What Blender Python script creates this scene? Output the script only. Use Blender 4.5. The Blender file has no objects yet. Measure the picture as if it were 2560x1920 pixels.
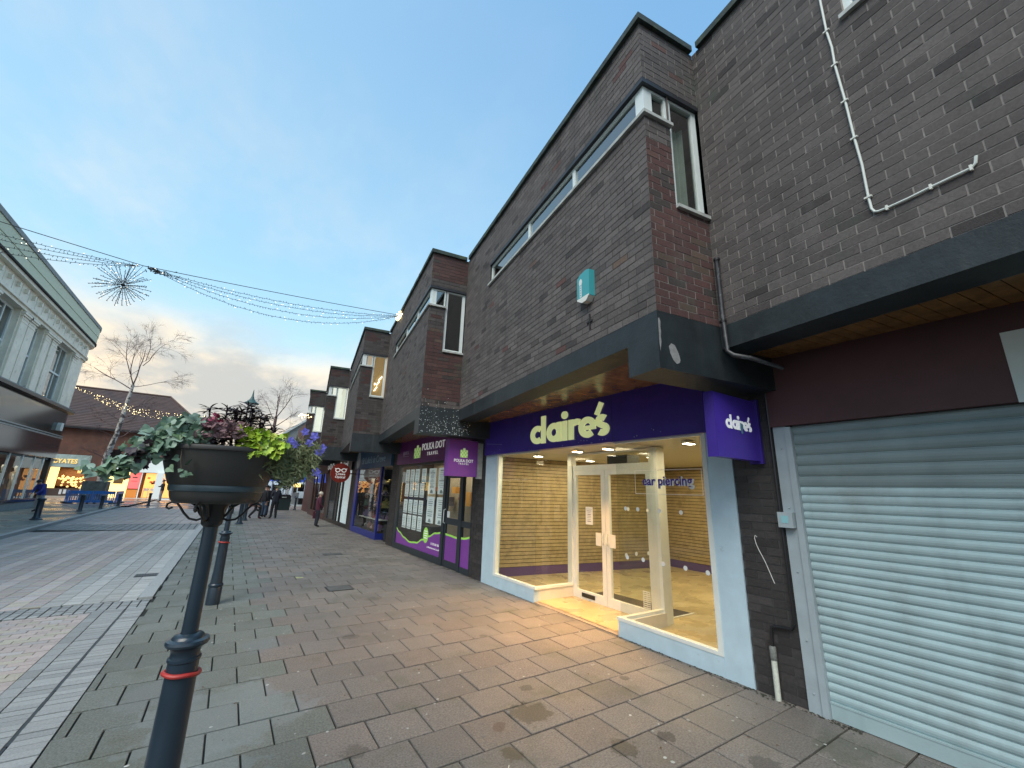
import bpy, math, random
from mathutils import Vector, Matrix
R = random.Random(7)
S = bpy.context.scene
COL = S.collection
PI = math.pi

# ------------------------------------------------------------------ camera, sky, sun, exposure
CAMH = 1.718
cd = bpy.data.cameras.new('camera')
cd.sensor_width = 36.0
cd.sensor_fit = 'HORIZONTAL'
cd.lens = 1033.05 / 2560 * 36
cd.clip_end = 2000
cd.clip_start = 0.05
cam = bpy.data.objects.new('camera', cd)
COL.objects.link(cam)
cr, cu, cf = (0.83177, -0.5543, 0.03018), (-0.16422, -0.19377, 0.96721), (0.53027, 0.80945, 0.2522)
cam.matrix_world = Matrix(((cr[0], cu[0], -cf[0], 0), (cr[1], cu[1], -cf[1], 0), (cr[2], cu[2], -cf[2], CAMH), (0, 0, 0, 1)))
S.camera = cam

SUN_EL, SUN_AZ = math.radians(50), math.radians(-125)
w = bpy.data.worlds.new("World")
S.world = w
w.use_nodes = True
wn, wl = w.node_tree.nodes, w.node_tree.links
bg = wn['Background']
sky = wn.new('ShaderNodeTexSky')
sky.sky_type = 'NISHITA'
sky.sun_disc = False
sky.sun_elevation = SUN_EL
sky.sun_rotation = SUN_AZ
sky.air_density = 1.0
sky.dust_density = 0.6
sky.ozone_density = 2.2
bg.inputs[1].default_value = 0.125


def wnode(t, **kw):
    n = wn.new(t)
    for k, v in kw.items():
        setattr(n, k, v)
    return n


def wmath(op, a, b=None, clamp=False):
    n = wnode('ShaderNodeMath', operation=op)
    n.use_clamp = clamp
    for i, x in enumerate((a, b)):
        if x is None:
            continue
        if hasattr(x, 'links'):
            wl.new(x, n.inputs[i])
        else:
            n.inputs[i].default_value = x
    return n.outputs[0]


def wmix(f, a, b):
    n = wnode('ShaderNodeMix', data_type='RGBA')
    for i, x in ((0, f), (6, a), (7, b)):
        if hasattr(x, 'links'):
            wl.new(x, n.inputs[i])
        else:
            n.inputs[i].default_value = x if i == 0 else (*x, 1)
    return n.outputs[2]


tc = wnode('ShaderNodeTexCoord')
sep = wnode('ShaderNodeSeparateXYZ')
wl.new(tc.outputs['Generated'], sep.inputs[0])
elev = sep.outputs[2]
# project direction on a cloud layer: (x, y) / (z + .12)
den = wmath('ADD', wmath('MAXIMUM', elev, 0.0), 0.10)
px = wmath('DIVIDE', sep.outputs[0], den)
py = wmath('DIVIDE', sep.outputs[1], den)
comb = wnode('ShaderNodeCombineXYZ')
wl.new(px, comb.inputs[0])
wl.new(py, comb.inputs[1])


def wnoise(scale, detail, rough, off, sy=1.0):
    mp = wnode('ShaderNodeMapping')
    mp.inputs['Location'].default_value = off
    mp.inputs['Scale'].default_value = (1.0, sy, 1.0)
    mp.inputs['Rotation'].default_value = (0, 0, 0.5)
    wl.new(comb.outputs[0], mp.inputs[0])
    n = wnode('ShaderNodeTexNoise')
    n.inputs['Scale'].default_value = scale
    n.inputs['Detail'].default_value = detail
    n.inputs['Roughness'].default_value = rough
    wl.new(mp.outputs[0], n.inputs[0])
    return n.outputs[0]


def wramp(v, lo, hi):
    n = wnode('ShaderNodeMapRange')
    n.interpolation_type = 'SMOOTHSTEP'
    wl.new(v, n.inputs[0])
    n.inputs[1].default_value = lo
    n.inputs[2].default_value = hi
    return n.outputs[0]


dotp = wnode('ShaderNodeVectorMath', operation='DOT_PRODUCT')
wl.new(tc.outputs['Generated'], dotp.inputs[0])
dotp.inputs[1].default_value = (-0.42, 0.86, 0.2)
leftness = wramp(dotp.outputs['Value'], 0.1, 0.95)
n1 = wnoise(0.42, 5, 0.55, (3.1, 1.7, 0))
n2 = wnoise(1.1, 6, 0.6, (7.7, 0.4, 2.0), 0.6)
low = wramp(elev, 0.62, 0.10)
lowest = wramp(elev, 0.36, 0.05)
cover = wmath('ADD', wmath('MULTIPLY', low, 0.36), wmath('MULTIPLY', lowest, 0.26))
mask = wramp(wmath('ADD', n1, cover), 0.62, 0.90)
wisps = wmath('MULTIPLY', wramp(n2, 0.42, 0.72), wmath('ADD', wmath('MULTIPLY', low, 0.55), wmath('MULTIPLY', leftness, 0.25)))
mask = wmath('MAXIMUM', mask, wisps)
# warmth: towards the low sun
warm = wramp(dotp.outputs['Value'], 0.55, 1.02)
cloud_lit = wmix(warm, (2.25, 2.4, 2.4), (3.1, 2.55, 1.85))
cloud_grey = wmix(warm, (1.35, 1.6, 1.75), (1.75, 1.72, 1.6))
cloudc = wmix(wramp(n2, 0.40, 0.60), cloud_grey, cloud_lit)
skyb = wnode('ShaderNodeMix', data_type='RGBA', blend_type='MULTIPLY')
skyb.inputs[0].default_value = 1.0
wl.new(sky.outputs[0], skyb.inputs[6])
skyb.inputs[7].default_value = (1.22, 1.34, 1.10, 1)
hazec = wmix(warm, (1.9, 2.35, 2.5), (2.8, 2.6, 2.15))
grad = wmix(wramp(elev, 0.95, 0.25), (0.46, 1.05, 1.88), (0.68, 1.50, 2.20))
base0 = wmix(wmath('MULTIPLY', leftness, 0.22), wmix(0.72, skyb.outputs[2], grad), (1.9, 2.6, 2.8))
base = wmix(wmath('MULTIPLY', wramp(elev, 0.45, 0.0), 0.6), base0, hazec)
wl.new(wmix(mask, base, cloudc), bg.inputs[0])

sl = bpy.data.lights.new('sun', 'SUN')
sl.energy = 0.95
sl.angle = math.radians(40)
sl.color = (1, 0.93, 0.82)
so = bpy.data.objects.new('sun', sl)
COL.objects.link(so)
sd = Vector((math.sin(SUN_AZ) * math.cos(SUN_EL), math.cos(SUN_AZ) * math.cos(SUN_EL), math.sin(SUN_EL)))
so.rotation_euler = sd.to_track_quat('Z', 'Y').to_euler()
so.location = (-20, 30, 30)

S.view_settings.view_transform = 'Standard'
S.view_settings.look = 'None'
S.view_settings.exposure = 1.68
S.view_settings.gamma = 1
S.view_settings.use_curve_mapping = False
S.render.engine = 'CYCLES'
S.cycles.use_denoising = True
S.cycles.max_bounces = 7
S.cycles.transparent_max_bounces = 16
S.cycles.sample_clamp_indirect = 6
S.cycles.caustics_reflective = False
S.cycles.caustics_refractive = False

# ------------------------------------------------------------------ helpers
WM = {}


def I(): return Matrix.Identity(4)


def Tr(x, y, z=0): return Matrix.Translation((x, y, z))


def Rz(a): return Matrix.Rotation(a, 4, 'Z')


def fr(o, u, v, n=None):
    """matrix whose local x=u, y=v, z=n, origin o"""
    u = Vector(u).normalized()
    v = Vector(v).normalized()
    n = u.cross(v) if n is None else Vector(n).normalized()
    return Matrix(((u.x, v.x, n.x, o[0]), (u.y, v.y, n.y, o[1]), (u.z, v.z, n.z, o[2]), (0, 0, 0, 1)))


def tag(o, label=None, cat=None, group=None, kind=None):
    if label: o['label'] = label
    if cat: o['category'] = cat
    if group: o['group'] = group
    if kind: o['kind'] = kind
    return o


def empty(name, loc=(0, 0, 0), rz=0.0, label=None, cat=None, group=None, kind=None):
    o = bpy.data.objects.new(name, None)
    o.empty_display_size = 0.2
    COL.objects.link(o)
    M = Tr(*loc) @ Rz(rz)
    o.matrix_basis = M
    WM[o.name] = M
    return tag(o, label, cat, group, kind)


def link(name, data, parent=None, M=None):
    M = M or I()
    o = bpy.data.objects.new(name, data)
    COL.objects.link(o)
    o.matrix_basis = M
    if parent is not None:
        o.parent = parent
        o.matrix_parent_inverse = WM[parent.name].inverted()
    WM[o.name] = M
    return o


class MB:
    def __init__(s):
        s.v, s.f, s.c, s.mi = [], [], [], []
        s.cur = 0
        s.col = None

    def face(s, pts, M=None):
        b = len(s.v)
        s.v += [tuple(M @ Vector(p)) if M is not None else tuple(p) for p in pts]
        s.f.append(tuple(range(b, b + len(pts))))
        s.mi.append(s.cur)
        s.c.append(s.col)

    def box(s, a, b, M=None, skip=''):
        x0, y0, z0 = a
        x1, y1, z1 = b
        P = [(x0, y0, z0), (x1, y0, z0), (x1, y1, z0), (x0, y1, z0), (x0, y0, z1), (x1, y0, z1), (x1, y1, z1), (x0, y1, z1)]
        if M is not None: P = [tuple(M @ Vector(p)) for p in P]
        n = len(s.v)
        s.v += [tuple(p) for p in P]
        F = {'b': (0, 3, 2, 1), 't': (4, 5, 6, 7), 's': (0, 1, 5, 4), 'n': (2, 3, 7, 6), 'w': (3, 0, 4, 7), 'e': (1, 2, 6, 5)}
        for k, f in F.items():
            if k in skip: continue
            s.f.append(tuple(n + i for i in f))
            s.mi.append(s.cur)
            s.c.append(s.col)

    def objs(s, name, mats, parent=None):
        """one object per box"""
        r = []
        for i in range(len(s.v) // 8):
            t = MB()
            t.v = s.v[i * 8:i * 8 + 8]
            t.f = [tuple(k - i * 8 for k in f) for f in s.f[i * 6:i * 6 + 6]]
            t.c = s.c[i * 6:i * 6 + 6]
            t.mi = s.mi[i * 6:i * 6 + 6]
            r.append(t.obj(name, mats, parent))
        return r

    def bar(s, p, q, r, M=None, n=5, r2=None, caps=True):
        s.tube([p, q], [r, r if r2 is None else r2], n, M, caps)

    def tube(s, pts, rs, n=6, M=None, caps=True, closed=False):
        pts = [Vector(p) for p in pts]
        if not isinstance(rs, (list, tuple)): rs = [rs] * len(pts)
        b = len(s.v)
        m = len(pts)
        up = None
        for i, p in enumerate(pts):
            if closed:
                d = pts[(i + 1) % m] - pts[i - 1]
            else:
                d = pts[min(i + 1, m - 1)] - pts[max(i - 1, 0)]
            d = d.normalized() if d.length > 1e-9 else Vector((0, 0, 1))
            if up is None: up = Vector((0, 0, 1)) if abs(d.z) < 0.9 else Vector((1, 0, 0))
            a = d.cross(up)
            if a.length < 1e-6: a = d.orthogonal()
            a.normalize()
            up = a.cross(d).normalized()
            for k in range(n):
                t = 2 * PI * k / n
                q = p + (a * math.cos(t) + up * math.sin(t)) * rs[i]
                s.v.append(tuple(M @ q) if M is not None else tuple(q))
        for i in range(m if closed else m - 1):
            j = (i + 1) % m
            for k in range(n):
                k2 = (k + 1) % n
                s.f.append((b + i * n + k, b + j * n + k, b + j * n + k2, b + i * n + k2))
                s.mi.append(s.cur)
                s.c.append(s.col)
        if caps and not closed:
            s.f.append(tuple(b + k for k in range(n)))
            s.f.append(tuple(b + (m - 1) * n + n - 1 - k for k in range(n)))
            s.mi += [s.cur] * 2
            s.c += [s.col] * 2

    def lathe(s, prof, n=20, M=None, sx=1, sy=1):
        b = len(s.v)
        for (r, z) in prof:
            for k in range(n):
                t = 2 * PI * k / n
                q = Vector((r * math.cos(t) * sx, r * math.sin(t) * sy, z))
                s.v.append(tuple(M @ q) if M is not None else tuple(q))
        for i in range(len(prof) - 1):
            for k in range(n):
                k2 = (k + 1) % n
                s.f.append((b + i * n + k, b + i * n + k2, b + (i + 1) * n + k2, b + (i + 1) * n + k))
                s.mi.append(s.cur)
                s.c.append(s.col)

    def prism(s, poly, z0, z1, M=None, cap=True):
        """poly in xy extruded z0..z1 (local)"""
        n = len(poly)
        b = len(s.v)
        for z in (z0, z1):
            for p in poly:
                q = Vector((p[0], p[1], z))
                s.v.append(tuple(M @ q) if M is not None else tuple(q))
        for k in range(n):
            k2 = (k + 1) % n
            s.f.append((b + k, b + k2, b + n + k2, b + n + k))
            s.mi.append(s.cur)
            s.c.append(s.col)
        if cap:
            s.f.append(tuple(b + k for k in range(n - 1, -1, -1)))
            s.f.append(tuple(b + n + k for k in range(n)))
            s.mi += [s.cur] * 2
            s.c += [s.col] * 2

    def mesh(s, name, mats, smooth=False):
        me = bpy.data.meshes.new(name)
        me.from_pydata(s.v, [], s.f)
        if not isinstance(mats, (list, tuple)): mats = [mats]
        for m in mats: me.materials.append(m)
        if len(mats) > 1: me.polygons.foreach_set('material_index', s.mi)
        if any(c is not None for c in s.c):
            at = me.color_attributes.new('bcol', 'FLOAT_COLOR', 'CORNER')
            arr = []
            for f, c in zip(s.f, s.c):
                arr += list(c or (0.1, 0.1, 0.1, 1)) * len(f)
            at.data.foreach_set('color', arr)
        if smooth:
            me.polygons.foreach_set('use_smooth', [True] * len(me.polygons))
            try:
                me.set_sharp_from_angle(angle=math.radians(38))
            except Exception:
                pass
        me.update()
        return me

    def obj(s, name, mats, parent=None, M=None, smooth=False):
        return link(name, s.mesh(name, mats, smooth), parent, M)


# ------------------------------------------------------------------ materials
def mat(name, col, rough=0.6, metal=0.0, var=0.0, vs=6.0, bump=0.0, bs=40.0, spec=0.5, emit=None, es=0.0,
        colsrc=None, stains=None, dirt=None, coat=0.0, streak=0.0):
    m = bpy.data.materials.new(name)
    m.use_nodes = True
    N, L = m.node_tree.nodes, m.node_tree.links
    p = N['Principled BSDF']
    p.inputs['Roughness'].default_value = rough
    p.inputs['Metallic'].default_value = metal
    p.inputs['Specular IOR Level'].default_value = spec
    p.inputs['Coat Weight'].default_value = coat
    if colsrc == 'attr':
        a = N.new('ShaderNodeAttribute')
        a.attribute_name = 'bcol'
        src = a.outputs[0]
    elif colsrc == 'obj':
        a = N.new('ShaderNodeObjectInfo')
        src = a.outputs['Color']
    else:
        a = N.new('ShaderNodeRGB')
        a.outputs[0].default_value = (*col, 1)
        src = a.outputs[0]
    geo = N.new('ShaderNodeNewGeometry')

    def noise(sc, det=4, rg=0.6):
        n = N.new('ShaderNodeTexNoise')
        n.inputs['Scale'].default_value = sc
        n.inputs['Detail'].default_value = det
        n.inputs['Roughness'].default_value = rg
        L.new(geo.outputs['Position'], n.inputs[0])
        return n.outputs[0]

    def mr(v, a0, a1, b0, b1, smooth=False):
        n = N.new('ShaderNodeMapRange')
        if smooth: n.interpolation_type = 'SMOOTHSTEP'
        L.new(v, n.inputs[0])
        for i, x in enumerate((a0, a1, b0, b1)): n.inputs[i + 1].default_value = x
        return n.outputs[0]

    def mix(f, a_, b_, bt='MIX'):
        n = N.new('ShaderNodeMix')
        n.data_type = 'RGBA'
        n.blend_type = bt
        for i, x in ((0, f), (6, a_), (7, b_)):
            if hasattr(x, 'links'):
                L.new(x, n.inputs[i])
            else:
                n.inputs[i].default_value = x if i == 0 else (*x, 1)
        return n.outputs[2]

    if var:
        v = mr(noise(vs), 0.3, 0.7, 1 - var, 1 + var)
        n = N.new('ShaderNodeVectorMath')
        n.operation = 'SCALE'
        L.new(src, n.inputs[0])
        L.new(v, n.inputs['Scale'])
        src = n.outputs[0]
    if dirt:  # (colour, scale, lo, hi, amount)
        dc, ds, lo, hi, am = dirt
        src = mix(mr(noise(ds, 6, 0.65), lo, hi, 0, am, True), src, dc)
    if stains:
        sp = N.new('ShaderNodeSeparateXYZ')
        L.new(geo.outputs['Position'], sp.inputs[0])
        for (cx, cy, rr, colr, am) in stains:
            d = N.new('ShaderNodeVectorMath')
            d.operation = 'DISTANCE'
            cb = N.new('ShaderNodeCombineXYZ')
            L.new(sp.outputs[0], cb.inputs[0])
            L.new(sp.outputs[1], cb.inputs[1])
            L.new(cb.outputs[0], d.inputs[0])
            d.inputs[1].default_value = (cx, cy, 0)
            dd = N.new('ShaderNodeMath')
            dd.operation = 'ADD'
            L.new(d.outputs['Value'], dd.inputs[0])
            L.new(mr(noise(5.0 / max(rr, .1) * 0.35, 4), 0.3, 0.7, -rr * 0.45, rr * 0.45), dd.inputs[1])
            src = mix(mr(dd.outputs[0], rr * 1.08, rr * 0.85, 0, am, True), src, colr)
    if streak:  # run-off marks, stretched vertically
        mp_ = N.new('ShaderNodeMapping')
        mp_.inputs['Scale'].default_value = (3.2, 3.2, .28)
        L.new(geo.outputs['Position'], mp_.inputs[0])
        n_ = N.new('ShaderNodeTexNoise')
        n_.inputs['Scale'].default_value = 1.6
        n_.inputs['Detail'].default_value = 5
        L.new(mp_.outputs[0], n_.inputs[0])
        src = mix(mr(n_.outputs[0], .50, .72, 0, streak, True), src, (.03, .032, .03))
        src = mix(mr(n_.outputs[0], .42, .26, 0, streak * .6, True), src, (.19, .18, .165))
    L.new(src, p.inputs['Base Color'])
    if bump:
        b = N.new('ShaderNodeBump')
        b.inputs['Strength'].default_value = bump
        b.inputs['Distance'].default_value = 0.01
        L.new(noise(bs, 5, 0.7), b.inputs['Height'])
        L.new(b.outputs[0], p.inputs['Normal'])
    if emit:
        p.inputs['Emission Color'].default_value = (*emit, 1)
        p.inputs['Emission Strength'].default_value = es
    m['_p'] = 1
    return m


def rough_noise(m, lo, hi, sc, a=0.4, b=0.6):
    N, L = m.node_tree.nodes, m.node_tree.links
    g = N.new('ShaderNodeNewGeometry')
    n = N.new('ShaderNodeTexNoise')
    n.inputs['Scale'].default_value = sc
    n.inputs['Detail'].default_value = 3
    L.new(g.outputs['Position'], n.inputs[0])
    r = N.new('ShaderNodeMapRange')
    L.new(n.outputs[0], r.inputs[0])
    for i, x in enumerate((a, b, lo, hi)): r.inputs[i + 1].default_value = x
    L.new(r.outputs[0], N['Principled BSDF'].inputs['Roughness'])
    return m


def glassmat(name, tint=(1, 1, 1), refl=1.0, ior=1.5, base=0.0):
    m = bpy.data.materials.new(name)
    m.use_nodes = True
    N, L = m.node_tree.nodes, m.node_tree.links
    N.remove(N['Principled BSDF'])
    out = N['Material Output']
    t = N.new('ShaderNodeBsdfTransparent')
    t.inputs[0].default_value = (*tint, 1)
    g = N.new('ShaderNodeBsdfGlossy')
    g.inputs['Roughness'].default_value = 0.0
    lw = N.new('ShaderNodeLayerWeight')
    lw.inputs[0].default_value = 0.5
    pw = N.new('ShaderNodeMath')
    pw.operation = 'POWER'
    L.new(lw.outputs['Facing'], pw.inputs[0])
    pw.inputs[1].default_value = 4.5
    mt = N.new('ShaderNodeMath')
    mt.operation = 'MULTIPLY_ADD'
    mt.use_clamp = True
    L.new(pw.outputs[0], mt.inputs[0])
    mt.inputs[1].default_value = refl * 0.9
    mt.inputs[2].default_value = 0.05 + base
    mx = N.new('ShaderNodeMixShader')
    L.new(mt.outputs[0], mx.inputs[0])
    L.new(t.outputs[0], mx.inputs[1])
    L.new(g.outputs[0], mx.inputs[2])
    L.new(mx.outputs[0], out.inputs[0])
    return m


M_glass = glassmat('shop_glass', (0.93, 0.96, 0.94), 0.95, 1.5, .015)
M_glass_up = glassmat('window_glass', (0.72, 0.78, 0.76), 1.2, 1.5, 0.22)
M_glass_dk = glassmat('dark_glass', (0.45, 0.5, 0.5), 1.2, 1.5, 0.15)
GREEN = (0.055, 0.085, 0.06)
BR_K = 1.0
M_brick_o = mat('brick_single', (1, 1, 1), 0.85, var=0.22, vs=55, bump=0.5, bs=160, colsrc='obj', dirt=((0.05, 0.075, 0.055), 1.3, 0.60, 0.72, 0.5), streak=.27)
M_brick_s = mat('brick_mass', (1, 1, 1), 0.85, var=0.22, vs=55, bump=0.5, bs=160, colsrc='attr', dirt=((0.05, 0.075, 0.055), 1.3, 0.60, 0.72, 0.5), streak=.27)
M_mort_l = mat('mortar_light', (0.25, 0.225, 0.21), 0.9, var=0.25, vs=20)
M_mort_d = mat('mortar_dark', (0.05, 0.045, 0.044), 0.9, var=0.3, vs=12)
M_beam = mat('painted_concrete', (0.017, 0.024, 0.028), 0.5, var=0.35, vs=3.5, bump=0.35, bs=22,
             dirt=((0.09, 0.105, 0.11), 2.6, 0.62, 0.78, 0.4), streak=.2)
M_beam_patch = mat('bare_concrete', (0.25, 0.25, 0.25), 0.9, var=0.2, vs=30)
M_coping = mat('coping_felt', (0.03, 0.045, 0.042), 0.8, var=0.5, vs=9, bump=0.8, bs=30, dirt=((0.07, 0.10, 0.04), 6, 0.5, 0.65, 0.7))
M_lead = mat('dark_lintel', (0.018, 0.02, 0.026), 0.5, var=0.3)
M_upvc = mat('white_frame', (0.72, 0.78, 0.76), 0.35, var=0.06, vs=4)
M_sill = mat('concrete_sill', (0.42, 0.44, 0.42), 0.8, var=0.25, vs=8)
M_plank = mat('varnished_plank', (0.25, 0.13, 0.046), 0.22, var=0.35, vs=7, spec=0.6)
M_black = mat('black_paint', (0.012, 0.012, 0.014), 0.4)
M_dark = mat('dark_void', (0.02, 0.02, 0.022), 0.8)
M_pier = mat('pier_brick_mass', (1, 1, 1), 0.55, var=0.25, vs=40, bump=0.4, bs=120, colsrc='attr')
M_pier_o = mat('pier_brick', (1, 1, 1), 0.55, var=0.25, vs=40, bump=0.4, bs=120, colsrc='obj')


def emis(name, col, st):
    m = mat(name, col, 0.5, emit=col, es=st)
    return m


# ------------------------------------------------------------------ street frame: Y runs along the street, X into the shops
TH = math.radians(8.2705)
PITCH, LEN, DEP = 5.50872, 5.4514, 0.7924
XF = 4.407
ZB, ZBEAM, ZDROP, ZC = 3.295, 3.067, 2.766, 6.743
WZ0, WZ1, TZ0 = 5.46, 5.87, 4.49


def proj_size(p, size):
    d = Vector(p) - Vector((0, 0, CAMH))
    z = d.dot(Vector(cf))
    if z < 0.2: return 0
    x = 1280 + 1033 * d.dot(Vector(cr)) / z
    y = 960 - 1033 * d.dot(Vector(cu)) / z
    if not (-60 < x < 2620 and -60 < y < 1980): return 0
    return 1033 * size / z


# ------------------------------------------------------------------ the ground
def ground_plane():
    mb = MB()
    mb.face([(-300, -200, -0.1), (300, -200, -0.1), (300, 500, -0.1), (-300, 500, -0.1)])
    g = mb.obj('ground', mat('ground_asphalt', (0.05, 0.05, 0.052), 0.8, var=0.2, vs=1.0))
    tag(g, kind='structure')


ground_plane()
STAINS = [(0.25, 4.25, 0.55, (0.22, 0.25, 0.26), 0.42), (0.15, 3.5, 0.33, (0.2, 0.24, 0.25), 0.35), (-0.2, 4.9, 0.30, (0.2, 0.21, 0.22), 0.3),
          (0.62, 5.75, 0.22, (0.16, 0.17, 0.19), 0.35), (2.32, 3.12, 0.17, (0.03, 0.032, 0.02), 0.62), (2.0, 3.08, 0.06, (0.07, 0.03, 0.02), 0.5),
          (2.62, 2.42, 0.10, (0.04, 0.035, 0.02), 0.6), (3.0, 2.35, 0.07, (0.02, 0.02, 0.02), 0.6), (1.9, 2.75, 0.08, (0.06, 0.045, 0.025), 0.6),
          (2.55, 3.5, 0.06, (0.03, 0.03, 0.025), 0.6), (3.3, 1.8, 0.10, (0.03, 0.03, 0.03), 0.5), (2.9, 4.9, 0.05, (0.03, 0.03, 0.03), 0.6), (1.5, 5.6, 0.09, (0.05, 0.05, 0.04), 0.5), (2.2, 7.2, 0.12, (0.06, 0.055, 0.045), 0.4), (3.5, 3.2, 0.05, (0.03, 0.03, 0.03), 0.6), (1.0, 3.3, 0.09, (0.05, 0.05, 0.04), 0.5), (4.0, 1.6, 0.2, (0.07, 0.085, 0.06), 0.4)]
M_slab_o = mat('paving_slab', (1, 1, 1), 0.7, var=0.42, vs=75, bump=0.7, bs=180, colsrc='obj', stains=STAINS,
               dirt=((0.085, 0.09, 0.055), 1.7, 0.52, 0.70, 0.5))
M_slab_s = mat('paving_slab_mass', (1, 1, 1), 0.7, var=0.42, vs=75, bump=0.7, bs=180, colsrc='attr',
               dirt=((0.085, 0.09, 0.055), 1.7, 0.52, 0.70, 0.5))
for m_ in (M_slab_o, M_slab_s): rough_noise(m_, 0.45, 0.80, 1.1)
M_joint = mat('joint_dirt', (0.010, 0.012, 0.009), 0.9, var=0.3, vs=8)


def slabcol(x, y):
    k = R.uniform(0.86, 1.07)
    if x < 0.78 + 0.12 * math.sin(y * 2.1):
        c = (0.150, 0.163, 0.145)
    elif R.random() < 0.3:
        c = (0.192, 0.168, 0.150)
    else:
        c = (0.178, 0.162, 0.147)
    return (c[0] * k, c[1] * k, c[2] * k, 1)


def kerbx(y): return -0.70 + 0.010 * (y - 6)


def unit_box_mesh(name, m):
    """1x1x1 box centred on x,y with top at z=0, open underneath"""
    mb = MB()
    mb.box((-.5, -.5, -1), (.5, .5, 0), skip='b')
    return mb.mesh(name, m)


def slab_unit():
    e = 0.012
    mb = MB()
    a, t = .5, 0.0
    top = [(-a + e, -a + e, t), (a - e, -a + e, t), (a - e, a - e, t), (-a + e, a - e, t)]
    rim = [(-a, -a, t - .10), (a, -a, t - .10), (a, a, t - .10), (-a, a, t - .10)]
    bot = [(-a, -a, -1), (a, -a, -1), (a, a, -1), (-a, a, -1)]
    mb.face(top)
    for i in range(4):
        j = (i + 1) % 4
        mb.face([rim[i], rim[j], top[j], top[i]])
        mb.face([bot[i], bot[j], rim[j], rim[i]])
    return mb.mesh('slab', M_slab_o)


pav = empty('pavement', (2, 10, 0), kind='structure')
mb = MB()
mb.face([(-0.68, 0, -0.017), (9.0, 0, -0.017), (9.0, 40, -0.017), (-0.3, 40, -0.017)])
mb.face([(-0.68, -12, -0.012), (9.0, -12, -0.012), (9.0, 0, -0.012), (-0.68, 0, -0.012)])
mb.obj('bedding', M_joint, pav)
slabs = []
yc = 4.058 - 0.3955 * 12
row = 0
while yc < 33.5:
    off = 0.2 if row % 2 else 0.0
    x = 3.154 + off - 0.4 * 11
    xr = 4.62
    while x < xr:
        x0, x1 = max(x, kerbx(yc)), min(x + 0.4, xr)
        if x1 - x0 > 0.04:
            slabs.append(((x0 + x1) / 2, yc + 0.1978, x1 - x0 - 0.013, 0.3955 - 0.013))
        x += 0.4
    yc += 0.3955
    row += 1
slabs.sort(key=lambda s: -proj_size((s[0], s[1], 0), 0.4))
sm = slab_unit()
mb = MB()
for i, (x, y, sx, sy) in enumerate(slabs):
    c = slabcol(x, y)
    z = R.uniform(-0.003, 0.003)
    tilt = Matrix.Rotation(R.uniform(-.003, .003), 4, 'X') @ Matrix.Rotation(R.uniform(-.003, .003), 4, 'Y')
    if i < 300:
        o = link('slab', sm, pav, Tr(x, y, z) @ tilt @ Matrix.Diagonal((sx, sy, 0.03, 1)))
        o.color = c
    else:
        mb.col = c
        mb.box((-sx / 2, -sy / 2, -0.02), (sx / 2, sy / 2, 0), Tr(x, y, z) @ tilt, skip='b')
tag(mb.obj('slabs', M_slab_s, pav), kind='stuff')
mb = MB()
for i in range(900):
    yy = 1.6 + 28 * R.random() ** 1.5
    if 4.1 < yy < 5.85: continue
    xx = XF - abs(R.gauss(0, .035)) - .02
    r_ = R.uniform(.004, .014)
    mb.face([(xx - r_, yy - r_, .004), (xx + r_, yy - r_ * .4, .004), (xx + r_ * .5, yy + r_, .006), (xx - r_ * .7, yy + r_ * .8, .005)])
tag(mb.obj('grit', mat('wall_grit', (.035, .035, .025), .9, var=.5, vs=20), pav), kind='stuff')
mb = MB()
for i in range(90):
    xx, yy = R.uniform(-.3, 4.2), 1.6 + 12 * R.random() ** 1.5
    r_ = R.uniform(.006, .016)
    M_ = Tr(xx, yy, .004) @ Rz(R.random() * 6)
    mb.face([(-r_, -r_ * .3, 0), (r_, -r_ * .3, .004), (r_ * .8, r_ * .4, .002), (-r_ * .6, r_ * .5, .004)], M_)
tag(mb.obj('leaf_litter', mat('brown_leaf_bits', (.10, .06, .03), .9, var=.5, vs=9), pav), kind='stuff')

# road
M_paver_o = mat('paver_block', (1, 1, 1), 0.6, var=0.16, vs=60, bump=0.3, bs=200, colsrc='obj')
M_paver_s = mat('paver_block_mass', (1, 1, 1), 0.6, var=0.16, vs=60, bump=0.3, bs=200, colsrc='attr')
for m_ in (M_paver_o, M_paver_s): rough_noise(m_, 0.45, 0.9, 0.45, 0.38, 0.62); m_.node_tree.nodes['Principled BSDF'].inputs['Specular IOR Level'].default_value = .3
M_sett = mat('granite_sett', (1, 1, 1), 0.55, var=0.2, vs=70, bump=0.3, bs=200, colsrc='attr')
road = empty('road', (-3, 10, 0), kind='structure')
mb = MB()
mb.face([(-5.3, -12, -0.014), (-0.4, -12, -0.014), (-0.3, 60, -0.014), (-5.3, 60, -0.014)])
mb.obj('bedding', M_joint, road)
pv = []


def pink():
    k = R.uniform(0.92, 1.10)
    r = R.random()
    c = (0.38, 0.325, 0.305) if r < .5 else ((0.35, 0.33, 0.325) if r < .8 else (0.36, 0.335, 0.28))
    return (c[0] * k, c[1] * k, c[2] * k, 1)


def grey(b=0.2):
    k = R.uniform(0.85, 1.15)
    b *= 1.08
    return (b * k, b * 1.04 * k, b * 1.03 * k, 1)


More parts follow.
